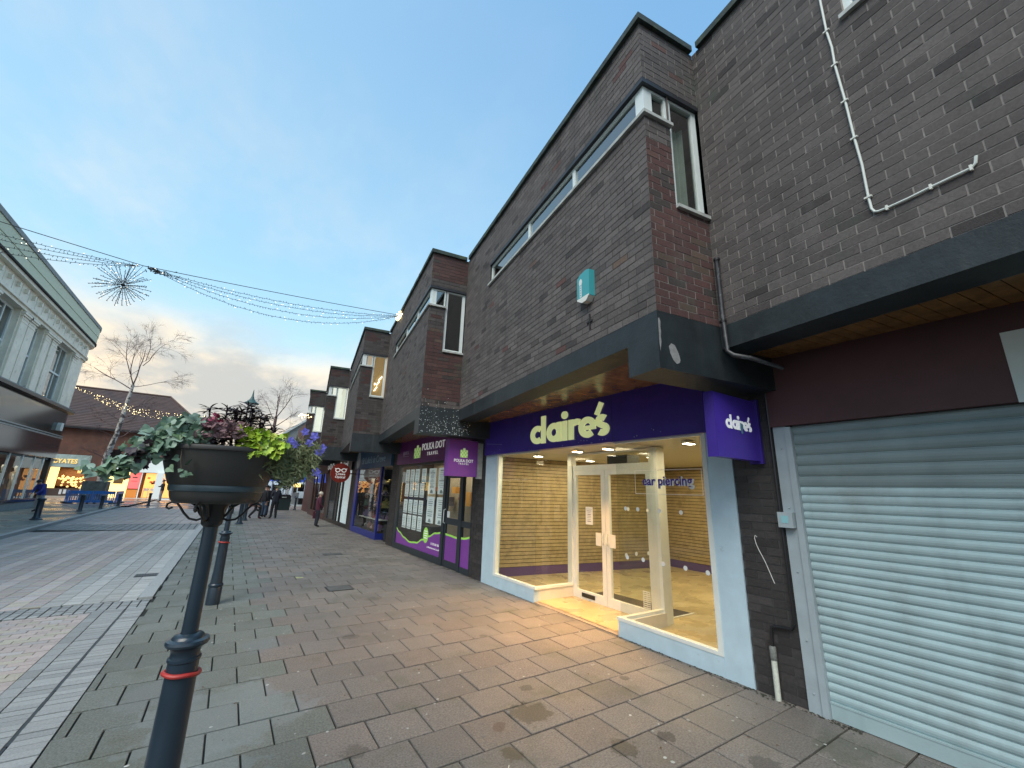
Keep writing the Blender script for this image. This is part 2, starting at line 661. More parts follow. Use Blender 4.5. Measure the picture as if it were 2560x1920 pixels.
# near strip: stretcher-bonded blocks, long side across the street
y = 0.0
row = 0
while y < 8.05:
    XS = kerbx(y) - .555
    x0 = XS
    while x0 > -5.2:
        w_ = 0.1 if (row % 2 and x0 == XS) else 0.2
        pv.append((x0 - w_ / 2, y + .05, w_ - .007, .093, pink()))
        x0 -= w_
    y += 0.1
    row += 1
pv = [p for p in pv if proj_size((p[0], p[1], 0), .2) > 0]
pv.sort(key=lambda s: -proj_size((s[0], s[1], 0), 0.2))
bm_ = unit_box_mesh('paver', M_paver_o)
mb = MB()
for i, (x, y, sx, sy, c) in enumerate(pv):
    z = R.uniform(-0.002, 0.002)
    if i < 300:
        o = link('paver', bm_, road, Tr(x, y, z) @ Matrix.Diagonal((sx, sy, 0.02, 1)))
        o.color = c
    else:
        mb.col = c
        mb.box((x - sx / 2, y - sy / 2, -0.02), (x + sx / 2, y + sy / 2, z), skip='b')
# far zone pavers: herringbone-like stripes running along the street
y = 8.68
while y < 20.0:
    x = kerbx(y) - 0.185
    k = 0
    while x > -5.1:
        ph = 0.1 if k % 2 else 0
        mb.col = pink()
        if k % 3 == 0: mb.col = tuple(q * 1.22 for q in mb.col[:3]) + (1,)
        if x > -1.7: mb.col = (mb.col[0] * .95, mb.col[0] * .96, mb.col[0] * .92, 1)
        mb.box((x - .2 + .004, y + ph * .5, -0.02), (x - .004, y + .093 + ph * .5, R.uniform(-.002, .002)), skip='b')
        x -= 0.2
        k += 1
    y += 0.1
y = 22.9
while y < 37:
    x = kerbx(y) - 0.185
    while x > -5.4 - (y > 30) * .3:
        mb.col = pink()
        mb.box((x - .4 + .008, y, -0.02), (x - .008, y + .19, R.uniform(-.002, .002)), skip='b')
        x -= 0.4
    y += 0.2
tag(mb.obj('pavers', M_paver_s, road), kind='stuff')
# setts: two soldier courses beside the slot drain, the stretcher line and the cross bands
mb = MB()
y = 1.0
while y < 8.1:
    kx = kerbx(y)
    for (a, b) in ((kx - 0.205, kx - 0.008), (kx - 0.43, kx - 0.232)):
        mb.col = grey(.25)
        mb.box((a, y + .004, -.02), (b, y + .086, R.uniform(-.002, .003)), skip='b')
    y += 0.091
y = 1.0
while y < 8.1:
    kx = kerbx(y)
    mb.col = grey(.22)
    mb.box((kx - .55, y + .004, -.02), (kx - .44, y + .196, 0.001), skip='b')
    y += .2
for r_ in range(5):
    x = -0.69
    while x > -5.2:
        mb.col = grey(.24 if r_ else .3)
        yy = 8.14 + r_ * 0.105
        mb.box((x - .1 + .006, yy + .006, -.02), (x - .006, yy + .098, R.uniform(-.004, .003)), skip='b')
        x -= .105
for r_ in range(14):
    x = -0.62
    while x > -5.25:
        mb.col = grey(.13 if r_ in (0, 12, 13) else .2)
        bend = 0.32 * (x + 0.6) ** 2 * 0.14
        yy = 20.1 + r_ * 0.2 + bend
        mb.box((x - .2 + .008, yy + .008, -.02), (x - .008, yy + .19, R.uniform(-.004, .003)), skip='b')
        x -= .21
tag(mb.obj('setts', M_sett, road), kind='stuff')
# kerb stones beyond the crossing
y = 8.67
kn = 0
km = {}
M_kerb = mat('granite_kerb', (0.33, 0.34, 0.335), 0.55, var=0.22, vs=40, bump=0.2, bs=120)
kmesh = unit_box_mesh('kerb_stone', M_kerb)
while y < 33:
    ln = 0.9
    kx = kerbx(y + ln / 2)
    link('kerb_stone', kmesh, road, Tr(kx - 0.09, y + ln / 2, 0.028) @ Matrix.Diagonal((0.165, ln - .008, 0.06, 1)))
    y += ln
y = 10.0
# far-side kerb and pavement
lp = empty('left_pavement', (-7, 20, 0), kind='structure')
M_tar = mat('wet_tarmac', (0.15, 0.165, 0.148), 0.5, var=0.25, vs=2.2, bump=0.35, bs=150)
rough_noise(M_tar, 0.2, 0.6, 0.5)
mb = MB()
poly = [(-5.15, -12), (-5.15, 21.0), (-5.3, 24), (-5.45, 30), (-5.5, 37), (-5.2, 60), (-30, 60), (-30, -12)]
mb.prism(poly, -0.08, 0.09)
mb.obj('tarmac', M_tar, lp)
for i in range(44):
    yy = -4 + i * .92
    xx = -5.06 if yy < 17 else (-5.06 - (yy - 17) * 0.028)
    zt = 0.1 if yy < 30 else 0.095
    link('kerb_stone', kmesh, lp, Tr(xx - .02, yy, zt) @ Rz(0.02 if yy > 17 else 0) @ Matrix.Diagonal((0.15, .912, 0.13, 1)))
mb = MB()
mb.face([(-0.3, 33.5, .002), (9, 33.5, .002), (9, 60, .002), (-5.2, 60, .002), (-5.2, 37, .002)])
mb.face([(-30, 37, .095), (-5.2, 37, .095), (-5.2, 70, .095), (-30, 70, .095)])
pz = mb.obj('plaza', rough_noise(mat('plaza_paving', (0.22, 0.175, 0.165), 0.4, var=0.25, vs=3), 0.2, 0.55, .4))
tag(pz, kind='structure')
# slot drain
mb = MB()
for i in range(8):
    yy = 0.9 + i * .9
    kx = kerbx(yy)
    mb.box((kx - .231, yy + .003, -.012), (kx - .206, yy + .897, -.004))
tag(mb.obj('slot_drain', M_black), 'narrow black slot drain running between two courses of grey setts', 'drain')


def grate(x, y, sx, sy, n, label, rz=0):
    e = empty('drain_cover', (x, y, 0), rz, label, 'drain cover')
    M = Tr(x, y) @ Rz(rz)
    b = MB()
    b.box((-sx / 2, -sy / 2, -.004), (sx / 2, sy / 2, .0035), M)
    b.obj('frame', M_iron, e)
    b = MB()
    for i in range(n):
        t = -sx / 2 + sx * (i + .5) / n
        b.box((t - sx / n * .28, -sy / 2 + .02, .0036), (t + sx / n * .28, sy / 2 - .02, .009), M)
    b.obj('bars', M_iron2, e)


M_iron = mat('cast_iron', (0.02, 0.02, 0.022), 0.5, metal=.5)
M_iron2 = mat('iron_bars', (0.07, 0.075, 0.08), 0.45, metal=.6)
grate(-1.0, 10.75, .34, .30, 9, 'slotted iron gully grate in the block paving against the grey kerb')
for (x, y, sx, sy, lb) in ((2.55, 12.2, .45, .3, 'small dark inspection cover nearest the travel shop window'),
                           (3.05, 17.3, .55, .25, 'flat dark access cover in the pavement by the blue charity shop'),
                           (1.9, 8.2, .42, .38, 'thin outlined square access cover in the middle of the pavement')):
    b = MB()
    b.box((x - sx / 2, y - sy / 2, -.002), (x + sx / 2, y + sy / 2, .003))
    b.cur = 1
    b.box((x - sx / 2 + .02, y - sy / 2 + .02, .003), (x + sx / 2 - .02, y + sy / 2 - .02, .0045))
    tag(b.obj('access_cover', [M_iron, mat('cover_face', (0.09, 0.09, 0.088), 0.6, var=.2)]), lb, 'manhole cover')
# gum spots, litter
mb = MB()
gm = mat('chewing_gum', (0.34, 0.35, 0.33), 0.8, var=.6, vs=1.2)
for i in range(420):
    x, y = R.uniform(-.4, 4.2), 1.3 + 20 * R.random() ** 1.6
    r_ = R.uniform(.007, .017)
    mb.lathe([(r_, .0008), (r_ * .7, .0028), (0, .003)], 7, Tr(x, y) @ Rz(R.random()), 1, R.uniform(.6, 1))
o = mb.obj('gum_spots', gm)
tag(o, kind='stuff')
mb = MB()
for i in range(26):
    x, y = R.uniform(4.45, 5.2), R.uniform(4.2, 5.8)
    s_ = R.uniform(.006, .016)
    M = Tr(x, y, .006) @ Rz(R.random() * 6)
    mb.face([(-s_, -s_ * .5, 0), (s_, -s_ * .3, .003), (s_ * .6, s_ * .6, .005), (-s_ * .8, s_ * .5, .001)], M)
tag(mb.obj('litter_flakes', mat('dry_leaf', (0.5, 0.38, 0.2), .8)), kind='stuff')
b = MB()
b.box((-.045, -.003, 0), (.045, .003, .004), Tr(1.78, 2.62, .002) @ Rz(.9))
tag(b.obj('lolly_stick', mat('pale_wood', (.6, .58, .5), .7)), 'pale thin stick lying on the slabs near the bottom edge', 'stick')
b = MB()
b.prism([(.07 * math.cos(t * PI / 6), .045 * math.sin(t * PI / 6)) for t in range(12)], 0.001, 0.0035, Tr(1.42, 9.4) @ Rz(-.3))
b.cur = 1
b.prism([(.03 * math.cos(t * PI / 6), .02 * math.sin(t * PI / 6)) for t in range(12)], 0.0036, 0.0042, Tr(1.42, 9.4) @ Rz(-.3))
tag(b.obj('floor_sticker', [mat('faded_yellow', (.42, .45, .18), .7, var=.3, vs=30), mat('sticker_grey', (.2, .22, .2), .7)]), 'faded yellow oval sticker on the pavement slabs', 'sticker')


# ------------------------------------------------------------------ brickwork
BR_GREY = [(0.112, 0.102, 0.098), (0.100, 0.090, 0.087), (0.126, 0.115, 0.110), (0.084, 0.075, 0.073), (0.052, 0.047, 0.046)]
BR_GW = [.4, .28, .18, .1, .04]
BR_RED = [(0.108, 0.055, 0.05), (0.095, 0.048, 0.046), (0.125, 0.068, 0.058), (0.07, 0.06, 0.055), (0.12, 0.085, 0.065)]
BR_RW = [.38, .28, .14, .14, .06]
BR_BLK = [(0.036, 0.034, 0.034), (0.030, 0.028, 0.028), (0.045, 0.042, 0.042)]


def brickcol(pal, dark=1.0, mixred=0.0):
    if pal == 'grey':
        c = R.choices(BR_GREY, BR_GW)[0]
        if R.random() < mixred: c = R.choice(BR_RED)
    elif pal == 'red':
        c = R.choices(BR_RED, BR_RW)[0]
    else:
        c = R.choice(BR_BLK)
    k = R.uniform(.86, 1.12) * dark
    return (c[0] * k * 1.05, c[1] * k, c[2] * k, 1)


def lay_bricks(out, O, u, n, length, z0, z1, holes, pal, bands=None, dark=1.0, mixred=.01, ph=0.0):
    """collect brick boxes: matrix (local x along u, y = into wall, z up)"""
    u = Vector(u).normalized()
    n = Vector(n).normalized()
    rows = int(round((z1 - z0) / .075))
    for i in range(rows):
        za, zb = z0 + i * .075 + .0045, z0 + (i + 1) * .075 - .0045
        if zb > z1: zb = z1
        iv = [(0.0, length)]
        for (h0, h1, hz0, hz1) in holes:
            if hz0 < (za + zb) / 2 < hz1:
                nv = []
                for (a, b) in iv:
                    if h1 <= a or h0 >= b:
                        nv.append((a, b))
                    else:
                        if h0 - a > .03: nv.append((a, h0))
                        if b - h1 > .03: nv.append((h1, b))
                iv = nv
        t = -ph - (0.1125 if i % 2 else 0)
        while t < length:
            for (a, b) in iv:
                a_, b_ = max(t + .005, a + .0015), min(t + .22, b - .0015)
                if b_ - a_ > .025:
                    c = (a_ + b_) / 2
                    P = Vector(O) + u * c
                    zc_ = (za + zb) / 2
                    pl = pal
                    if bands:
                        for (q0, q1, z_0, z_1, pp) in bands:
                            if q0 <= c <= q1 and z_0 <= zc_ <= z_1: pl = pp
                    M = fr((P.x, P.y, zc_), u, -n, (0, 0, 1)) @ Tr(0, R.uniform(-.0015, .0012), 0)
                    out.append((M, b_ - a_, zb - za, brickcol(pl, dark, mixred)))
            t += .225


def emit_bricks(out, parent, m_o, m_s, limit=300, minpx=9.0):
    um = MESH.get(m_o.name)
    if um is None:
        b = MB()
        b.box((-.5, 0, -.5), (.5, 1, .5), skip='n')
        um = MESH[m_o.name] = b.mesh('brick', m_o)
    sz = []
    for k, t in enumerate(out):
        p = t[0].translation
        s_ = proj_size(p, t[1])
        sz.append((-s_, k))
    sz.sort()
    b = MB()
    n = 0
    for (s_, k) in sz:
        M, L_, H_, c = out[k]
        if n < limit and -s_ >= minpx:
            o = link('brick', um, parent, M @ Matrix.Diagonal((L_, .012, H_, 1)))
            o.color = c
            n += 1
        else:
            b.col = c
            b.box((-L_ / 2, 0, -H_ / 2), (L_ / 2, .012, H_ / 2), M, skip='n')
    if b.f: tag(b.obj('brickwork', m_s, parent), kind='stuff')


MESH = {}


def wall_panel(mb, O, u, n, length, z0, z1, holes, rec=0.003, th=0.11):
    """mortar plane set back by rec with rectangular holes and reveals of depth th"""
    u = Vector(u).normalized()
    n = Vector(n).normalized()
    us = sorted({0, length} | {min(max(h, 0), length) for q in holes for h in q[:2]})
    zs = sorted({z0, z1} | {min(max(h, z0), z1) for q in holes for h in q[2:4]})

    def P(a, z, d): return tuple(Vector(O) + u * a - n * d + Vector((0, 0, z)))

    for a, b in zip(us, us[1:]):
        for c, d in zip(zs, zs[1:]):
            m1, m2 = (a + b) / 2, (c + d) / 2
            if any(q[0] < m1 < q[1] and q[2] < m2 < q[3] for q in holes): continue
            mb.face([P(a, c, rec), P(b, c, rec), P(b, d, rec), P(a, d, rec)])
            mb.face([P(a, c, th), P(b, c, th), P(b, d, th), P(a, d, th)])
    for (a, b, c, d) in holes:
        if a > 0.01: mb.face([P(a, c, rec), P(a, d, rec), P(a, d, th), P(a, c, th)])
        if b < length - .01: mb.face([P(b, c, rec), P(b, d, rec), P(b, d, th), P(b, c, th)])


def xf(k):
    """local frame of unit k (x into the building, y along the long face)"""
    return Tr(2.866, 2.102 + k * PITCH, 0) @ Rz(-TH)


def window_frames(e, k, M):
    """strip window along the long face, corner post, small and tall lights on the return"""
    f = empty_part('window', e, M)
    mb = MB()
    d0, d1 = .03, .085  # depth of the frame behind the brick face
    L1 = 4.08
    z0, z1 = WZ0 + .008, WZ1 - .025
    b = .030
    # long side: rails
    mb.box((d0, d0, z0), (d1, L1, z0 + b), M)
    mb.box((d0, d0, z1 - b), (d1, L1, z1), M)
    for (a, c) in ((d0, d0 + .12), (1.28, 1.34), (2.53, 2.59), (L1 - .05, L1)):
        mb.box((d0 + .003, a, z0 + b), (d1 - .002, c, z1 - b), M)
    # sashes
    for (a, c) in ((d0 + .12, 1.28), (1.34, 2.53), (2.59, L1 - .05)):
        for (p, q) in (((a, z0 + b), (c, z0 + b + .012)), ((a, z1 - b - .012), (c, z1 - b))):
            mb.box((d0 + .012, p[0], p[1]), (d1 - .012, q[0], q[1]), M)
    # return side
    mb.box((d1 + .001, d0, z0), (.345, d1, z0 + b), M)
    mb.box((d1 + .001, d0, z1 - b), (DEP - .012, d1, z1), M)
    for (a, c, zz) in ((d1 + .001, d1 + .06, z0 + b), (.318, .375, z0 + b), (.375, .40, TZ0 + .05), (DEP - .075, DEP - .012, TZ0 + .05)):
        mb.box((a, d0 + .002, zz), (c, d1 - .003, z1 - b), M)
    mb.box((.345, d0 + .002, TZ0 + .05), (.375, d1 - .003, z0 + b), M)
    mb.box((.345, d0, TZ0 + .008), (DEP - .012, d1, TZ0 + .05), M)
    mb.obj('frame', M_upvc, f)
    gl = M_glass_up
    for (a, c) in ((d0 + .12, 1.28), (1.34, 2.53), (2.59, L1 - .05)):
        g = MB()
        g.face([(.05, a, z0 + b), (.05, c, z0 + b), (.05, c, z1 - b), (.05, a, z1 - b)], M)
        g.obj('pane', gl, f)
    for (a, c, zz) in ((d1 + .06, .318, z0 + b), (.40, DEP - .075, TZ0 + .05)):
        g = MB()
        g.face([(a, .05, zz), (c, .05, zz), (c, .05, z1 - b), (a, .05, z1 - b)], M)
        g.obj('pane', gl, f)
    s = MB()
    s.box((-.035, -.035, WZ0 - .032), (.1, L1 + .02, WZ0 + .006), M)
    s.obj('sill', M_sill, f)
    s = MB()
    s.box((.1003, -.035, WZ0 - .0315), (.36, .1, WZ0 + .006), M)
    s.obj('sill', M_sill, f)
    s = MB()
    s.box((.345, -.035, TZ0 - .03), (DEP - .003, .1, TZ0 + .006), M)
    s.obj('sill', M_sill, f)
    # dark lead soffit over the window
    s = MB()
    s.box((-.012, -.012, WZ1 - .022), (.029, L1, WZ1 + .03), M)
    s.box((.0293, -.012, WZ1 - .022), (DEP - .003, .029, WZ1 + .03), M)
    s.obj('lintel', M_lead, e)
    return f


def empty_part(name, parent, M):
    o = bpy.data.objects.new(name, None)
    COL.objects.link(o)
    o.matrix_basis = M
    o.parent = parent
    o.matrix_parent_inverse = WM[parent.name].inverted()
    WM[o.name] = M
    return o


M_room = mat('office_wall', (0.30, 0.33, 0.30), 0.8)
M_ceil = mat('office_ceiling', (0.16, 0.18, 0.17), 0.8)
M_curtain = mat('net_curtain', (0.50, 0.56, 0.50), 0.8, var=.1)
UNITLAB = {-1: 'dark brick shop unit with the closed grey roller shutter and white cable',
           0: 'dark brick unit over the empty purple and white fronted shop',
           1: 'dark brick unit over the purple travel agent shop',
           2: 'dark brick unit over the blue charity shop',
           3: 'dark brick unit over the optician with the round red sign',
           4: 'farthest dark brick unit of the terrace with pale lit window'}
UNIT = {}
for k in range(-1, 5):
    M = xf(k)
    e = empty('shop_building', (M.translation.x, M.translation.y, 0), -TH, UNITLAB[k], 'shop building', 'stepped brick shop units in a row')
    UNIT[k] = e
    ux = M.to_3x3() @ Vector((1, 0, 0))
    uy = M.to_3x3() @ Vector((0, 1, 0))
    O = M.translation
    hl = [(0, 4.08, WZ0, WZ1)]
    hr = [(0, .345, WZ0, WZ1), (.345, DEP, TZ0, WZ1)]
    zt = ZC - .085
    zt = ZB + .075 * 45 - .002
    bricks = []
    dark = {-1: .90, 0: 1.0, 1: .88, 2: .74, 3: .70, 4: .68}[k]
    redb = [(0, DEP, ZB, WZ0 + .1, 'red'), (0, DEP, WZ0 - .3, WZ0 + .1, 'grey')] if k == 0 else \
        ([(0, DEP, ZB + .15, 4.9, 'red'), (0, DEP, 6.1, 6.7, 'red')] if k == 1 else [(0, .5, 3.4, 3.75, 'red'), (.1, .4, 4.9, 5.3, 'red'), (0, .5, 6.3, 6.6, 'red')])
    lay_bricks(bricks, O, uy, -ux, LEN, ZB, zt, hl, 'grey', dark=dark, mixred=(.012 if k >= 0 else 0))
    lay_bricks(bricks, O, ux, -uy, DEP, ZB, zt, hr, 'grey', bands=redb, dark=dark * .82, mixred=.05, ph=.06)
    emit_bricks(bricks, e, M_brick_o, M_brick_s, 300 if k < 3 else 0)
    mb = MB()
    mb.cur = 0
    wall_panel(mb, O, uy, -ux, LEN, ZB, zt, hl)
    if k <= 0: mb.cur = 1
    wall_panel(mb, O, ux, -uy, DEP, ZB, zt, hr)
    long_m = M_mort_l if k == -1 else M_mort_d
    mb.obj('mortar', [long_m, M_mort_l], e)
    # inner blocks: room behind the windows, roof
    r = MB()
    r.cur = 0
    r.face([(.12, .12, 3.5), (6.5, .12, 3.5), (6.5, LEN + .6, 3.5), (.12, LEN + .6, 3.5)], M)
    r.face([(6.5, -.6, 3.5), (6.5, LEN, 3.5), (6.5, LEN, 6.5), (6.5, -.6, 6.5)], M)
    r.face([(DEP, .0, 3.3), (6.5, .0, 3.3), (6.5, .0, 6.66), (DEP, .0, 6.66)], M)
    r.face([(.12, LEN, 3.3), (6.5, LEN, 3.3), (6.5, LEN, 6.66), (.12, LEN, 6.66)], M)
    r.obj('room', M_room, e)
    r = MB()
    r.face([(.11, .11, 6.2), (6.5, .11, 6.2), (6.5, LEN, 6.2), (.11, LEN, 6.2)], M)
    r.obj('ceiling', M_ceil, e)
    r = MB()
    r.box((.02, .02, 6.6), (8.5, LEN, 6.64), M)
    r.obj('roof', M_coping, e)
    window_frames(e, k, M)
    if k == 0:
        c = MB()
        n = 46
        pts = []
        for i in range(n + 1):
            t = i / n
            pts.append((.30 + .46 * t, .22 + .022 * math.sin(i * 1.15) + .03 * t * math.sin(i * .4)))
        for (a, b_) in zip(pts, pts[1:]):
            c.face([(a[0], a[1], TZ0 - .1), (b_[0], b_[1], TZ0 - .1), (b_[0], b_[1], WZ1 - .1 - .1 * (1 - b_[0])), (a[0], a[1], WZ1 - .1 - .1 * (1 - a[0]))], M)
        c.obj('curtain', M_curtain, e, smooth=True)
    if k in (2, 3, 4):
        col = (0.36, .22, .08) if k == 2 else (.62, .60, .50)
        c = MB()
        c.face([(.2, .35, 3.6), (3.0, .35, 3.6), (3.0, .35, 6.19), (.2, .35, 6.19)], M)
        c.obj('backdrop', mat('lit_room', col, .8, emit=col, es=.35 if k == 2 else .55), e)
        if k == 2:
            c = MB()
            c.box((.5, .3, 4.95), (.52, .34, 5.0), M)
            for (a, z) in ((.50, 4.75), (.56, 4.95), (.62, 5.12)):
                c.box((a, .31, z), (a + .02, .34, z + .16), M @ Tr(a, .3, z) @ Matrix.Rotation(.5, 4, 'Y') @ Tr(-a, -.3, -z))
            c.obj('ceiling_lamp', emis('tube_light', (1, .95, .8), 3), e)
    # coping
    c = MB()
    nseg = 60 if k >= 0 else 40
    prev = None
    ring = []
    for i in range(nseg + 1):
        t = i / nseg * (LEN - .045)
        j = R.uniform(-.010, .012) if k >= 0 and t > .9 else 0
        ring.append((-.045 + j * .6, -.045 + t + (0 if i else 0), ZC + j))
    for a, b_ in zip(ring, ring[1:]):
        c.face([(a[0], a[1], ZC - .08), (b_[0], b_[1], ZC - .08), b_, a], M)
        c.face([a, b_, (.25, b_[1], ZC), (.25, a[1], ZC)], M)
        c.face([(a[0], a[1], ZC - .08), (b_[0], b_[1], ZC - .08), (.05, b_[1], ZC - .081), (.05, a[1], ZC - .081)], M)
    c.box((-.0448, -.045, ZC - .08), (DEP - .045, .25, ZC - .001), M)
    c.obj('coping', M_coping, e)
    # ring beam, cross beam
    c = MB()
    c.box((-.004, .38, ZBEAM), (.33, LEN + .002, ZB - .003), M)
    c.box((-.006, -.006, ZDROP), (1.75, .3795, ZB - .0025), M)
    o = c.obj('concrete_beam', M_beam, e)
    if k == 0:
        p = MB()
        Mr = M @ fr((0, 0, 0), (1, 0, 0), (0, 0, 1))
        pts = [(.11, 2.98), (.14, 3.01), (.18, 3.0), (.22, 2.93), (.235, 2.87), (.225, 2.845), (.19, 2.83), (.15, 2.86), (.12, 2.92)]
        p.prism(pts, .0062, .0072, Mr)
        p.prism([(.003, 3.22), (.018, 3.225), (.03, 3.19), (.024, 3.14), (.03, 3.10), (.022, 3.05), (.027, 3.01), (.018, 2.96), (.01, 2.92), (.003, 3.0)], .0062, .0070, Mr)
        p.obj('chipped_patch', M_beam_patch, e)
    # soffit planks
    n = int((LEN - .38) / .1)
    pm = None
    if k in (-1, 0):
        b = MB()
        b.box((0, 0, 0), (1.52, .094, .02))
        pm = b.mesh('plank', M_plank)
        for i in range(n + 1):
            link('plank', pm, e, M @ Tr(.331, .385 + i * .1, 3.10 + R.uniform(0, .002)))
    else:
        b = MB()
        for i in range(n + 1):
            b.box((.331, .385 + i * .1, 3.10), (1.85, .479 + i * .1, 3.12), M)
        tag(b.obj('planks', M_plank, e), kind='stuff')
    b = MB()
    b.box((.331, .381, 3.125), (3.0, LEN, 3.16), M)
    b.box((1.76, -.2, 3.0), (3.0, .38, 3.16), M)
    b.objs('soffit_board', M_dark, e)

PIER = [(1.97, 2.408), (7.60, 8.14), (13.13, 13.74), (18.5, 19.15), (23.75, 24.4), (29.2, 29.9)]
for k, (y0, y1) in enumerate(PIER):
    e = empty('brick_pier', (XF + .2, (y0 + y1) / 2, 0), 0,
              ['dark painted brick pier between the shutter and the empty white shopfront', 'dark brick pier between the white shopfront and the travel agent',
               'dark brick pier between the travel agent and the blue charity shop', 'dark brick pier between the charity shop and the optician',
               'dark pier on the far side of the optician', 'last dark pier of the terrace'][k], 'pier')
    br = []
    lay_bricks(br, (XF, y0, 0), (0, 1, 0), (-1, 0, 0), y1 - y0, 0, 3.075, [], 'black', ph=.03)
    lay_bricks(br, (XF, y0, 0), (1, 0, 0), (0, -1, 0), .1 if k == 1 else .6, 0, 3.075, [], 'black', ph=.08)
    emit_bricks(br, e, M_pier_o, M_pier, 220 if k < 2 else 0)
    b = MB()
    b.box((XF + .005, y0 + .005, 0), (XF + (.1 if k == 1 else 1.2), y1, 3.08))
    b.obj('mortar', mat('pier_mortar%d' % k, (0.05, 0.048, 0.047) if k else (.06, .058, .058), .8), e)

# ------------------------------------------------------------------ lettering
def text(name, s, size, depth, m, parent, M, bold=0.0, align='CENTER', width=None, shear=0.0):
    cu_ = bpy.data.curves.new('t', 'FONT')
    cu_.body = s
    cu_.size = size
    cu_.extrude = depth / 2
    cu_.offset = bold
    cu_.align_x = align
    cu_.shear = shear
    cu_.resolution_u = 3
    to = bpy.data.objects.new('t', cu_)
    COL.objects.link(to)
    me = bpy.data.meshes.new_from_object(to)
    bpy.data.objects.remove(to)
    if width:
        xs = [v.co.x for v in me.vertices]
        k = width / max(1e-6, max(xs) - min(xs))
        for v in me.vertices: v.co.x *= k
    me.materials.clear()
    me.materials.append(m)
    return link(name, me, parent, M)


def FX(y, z, x): return fr((x, y, z), (0, -1, 0), (0, 0, 1))      # plane facing the street


def FY(x, z, y): return fr((x, y, z), (1, 0, 0), (0, 0, 1))       # plane facing the camera end


def stroke(mb, pts, wd, z0, z1, M):
    """thick flat polyline, extruded"""
    n = len(pts)
    Lp, Rp = [], []
    for i in range(n):
        a = Vector(pts[max(i - 1, 0)])
        b = Vector(pts[min(i + 1, n - 1)])
        d = (b - a).normalized()
        nn = Vector((-d.y, d.x))
        p = Vector(pts[i])
        Lp.append(p + nn * wd / 2)
        Rp.append(p - nn * wd / 2)
    for i in range(n - 1):
        mb.prism([tuple(Rp[i]), tuple(Rp[i + 1]), tuple(Lp[i + 1]), tuple(Lp[i])], z0, z1, M)


def arc(cx, cy, r, a0, a1, n=18, ry=None):
    ry = r if ry is None else ry
    return [(cx + r * math.cos(math.radians(a0 + (a1 - a0) * i / n)), cy + ry * math.sin(math.radians(a0 + (a1 - a0) * i / n))) for i in range(n + 1)]


def claires_letters(parent, M, sc, m, dep, kx=1.0):
    """rounded bold lower-case letters, x-height 1, one mesh per letter"""
    W_ = .305
    r = .5 - W_ / 2
    def out(mb, nm='letter'): mb.obj(nm, m, parent)
    S_ = M @ Matrix.Diagonal((sc * kx, sc, 1, 1))
    x = 0.0
    b = MB()
    stroke(b, arc(x + .5, .5, r + .02, 52, 308, 22, r), W_, 0, dep, S_)
    out(b)
    x = .80
    b = MB()
    stroke(b, [(x + W_ / 2, 0), (x + W_ / 2, 1.48)], W_, 0, dep * .98, S_)
    out(b)
    x = 1.2
    b = MB()
    stroke(b, arc(x + .5, .5, r, 0, 360, 26), W_, 0, dep, S_)
    stroke(b, [(x + 1.0 - W_ / 2, 0), (x + 1.0 - W_ / 2, 1)], W_ * .98, 0, dep * .97, S_)
    out(b)
    x = 2.27
    b = MB()
    stroke(b, [(x + W_ / 2, 0), (x + W_ / 2, 1)], W_, 0, dep, S_)
    b.prism(arc(x + W_ / 2, 1.3, .2, 0, 345, 15), 0, dep, S_)
    out(b)
    x = 2.68
    b = MB()
    stroke(b, [(x + W_ / 2, 0), (x + W_ / 2, 1)], W_, 0, dep, S_)
    stroke(b, arc(x + .5, .5, r, 128, 62, 8), W_ * .98, 0, dep * .97, S_)
    out(b)
    x = 3.30
    b = MB()
    stroke(b, arc(x + .5, .5, r, 0, 312, 24), W_, 0, dep, S_)
    stroke(b, [(x + .2, .47), (x + .96, .47)], .2, 0, dep * .97, S_)
    out(b)
    b = MB()
    stroke(b, [(x + 1.02, 1.0), (x + 1.30, 1.55)], .24, 0, dep, S_)
    out(b)
    x = 4.22
    b = MB()
    stroke(b, arc(x + .38, .69, .2, 40, 250, 14, .16) + arc(x + .40, .31, .2, 70, -140, 14, .16), .29, 0, dep, S_)
    out(b)


# ------------------------------------------------------------------ purple and white fronted empty shop (unit 0)
M_purple = mat('purple_fascia', (0.052, 0.027, 0.27), 0.32, var=0.12, vs=5, dirt=((0.10, .10, .2), 14, .68, .76, .5))
M_purple_l = mat('purple_box', (0.07, 0.036, 0.38), 0.35, var=.08, vs=4)
M_letter = mat('letter_cream', (0.80, 0.85, 0.42), 0.5, emit=(.8, .88, .42), es=.12)
M_pale = mat('pale_blue_paint', (0.47, 0.61, 0.69), 0.45, var=.07, vs=5, bump=.15, bs=12, dirt=((.25, .3, .3), 9, .64, .74, .4))
M_white = mat('white_paint', (0.72, 0.72, 0.66), 0.4, var=.05)
M_fwhite = mat('shop_frame_white', (0.72, 0.74, 0.70), 0.35, var=.05)
B0 = UNIT[0]
b = MB()
b.box((4.33, 2.64, 2.43), (4.47, 7.565, 3.12))
fs = b.obj('fascia_sign', M_purple, B0)
b = MB()
for yy in (4.02, 5.92): b.box((4.3290, yy, 2.431), (4.3299, yy + .006, 3.1))
b.obj('panel_seam', M_black, fs)
b = MB()
for i in range(26):
    yy, zz1 = R.uniform(2.7, 7.5), 2.44 + abs(R.gauss(0, .05))
    rr = R.uniform(.004, .010)
    b.prism(arc(0, 0, rr, 0, 300, 5), .0, .001, FX(yy, zz1, 4.3292))
b.box((0, 0, 0), (.6, .006, .001), FX(7.5, 2.66, 4.3292) @ Matrix.Rotation(-.09, 4, 'Z'))
tag(b.obj('paint_specks', mat('speck_pale', (.3, .32, .5), .7), fs), kind='stuff')
claires_letters(fs, FX(5.925, 2.528, 4.3295), .315, M_letter, .022, 1.19)
b = MB()
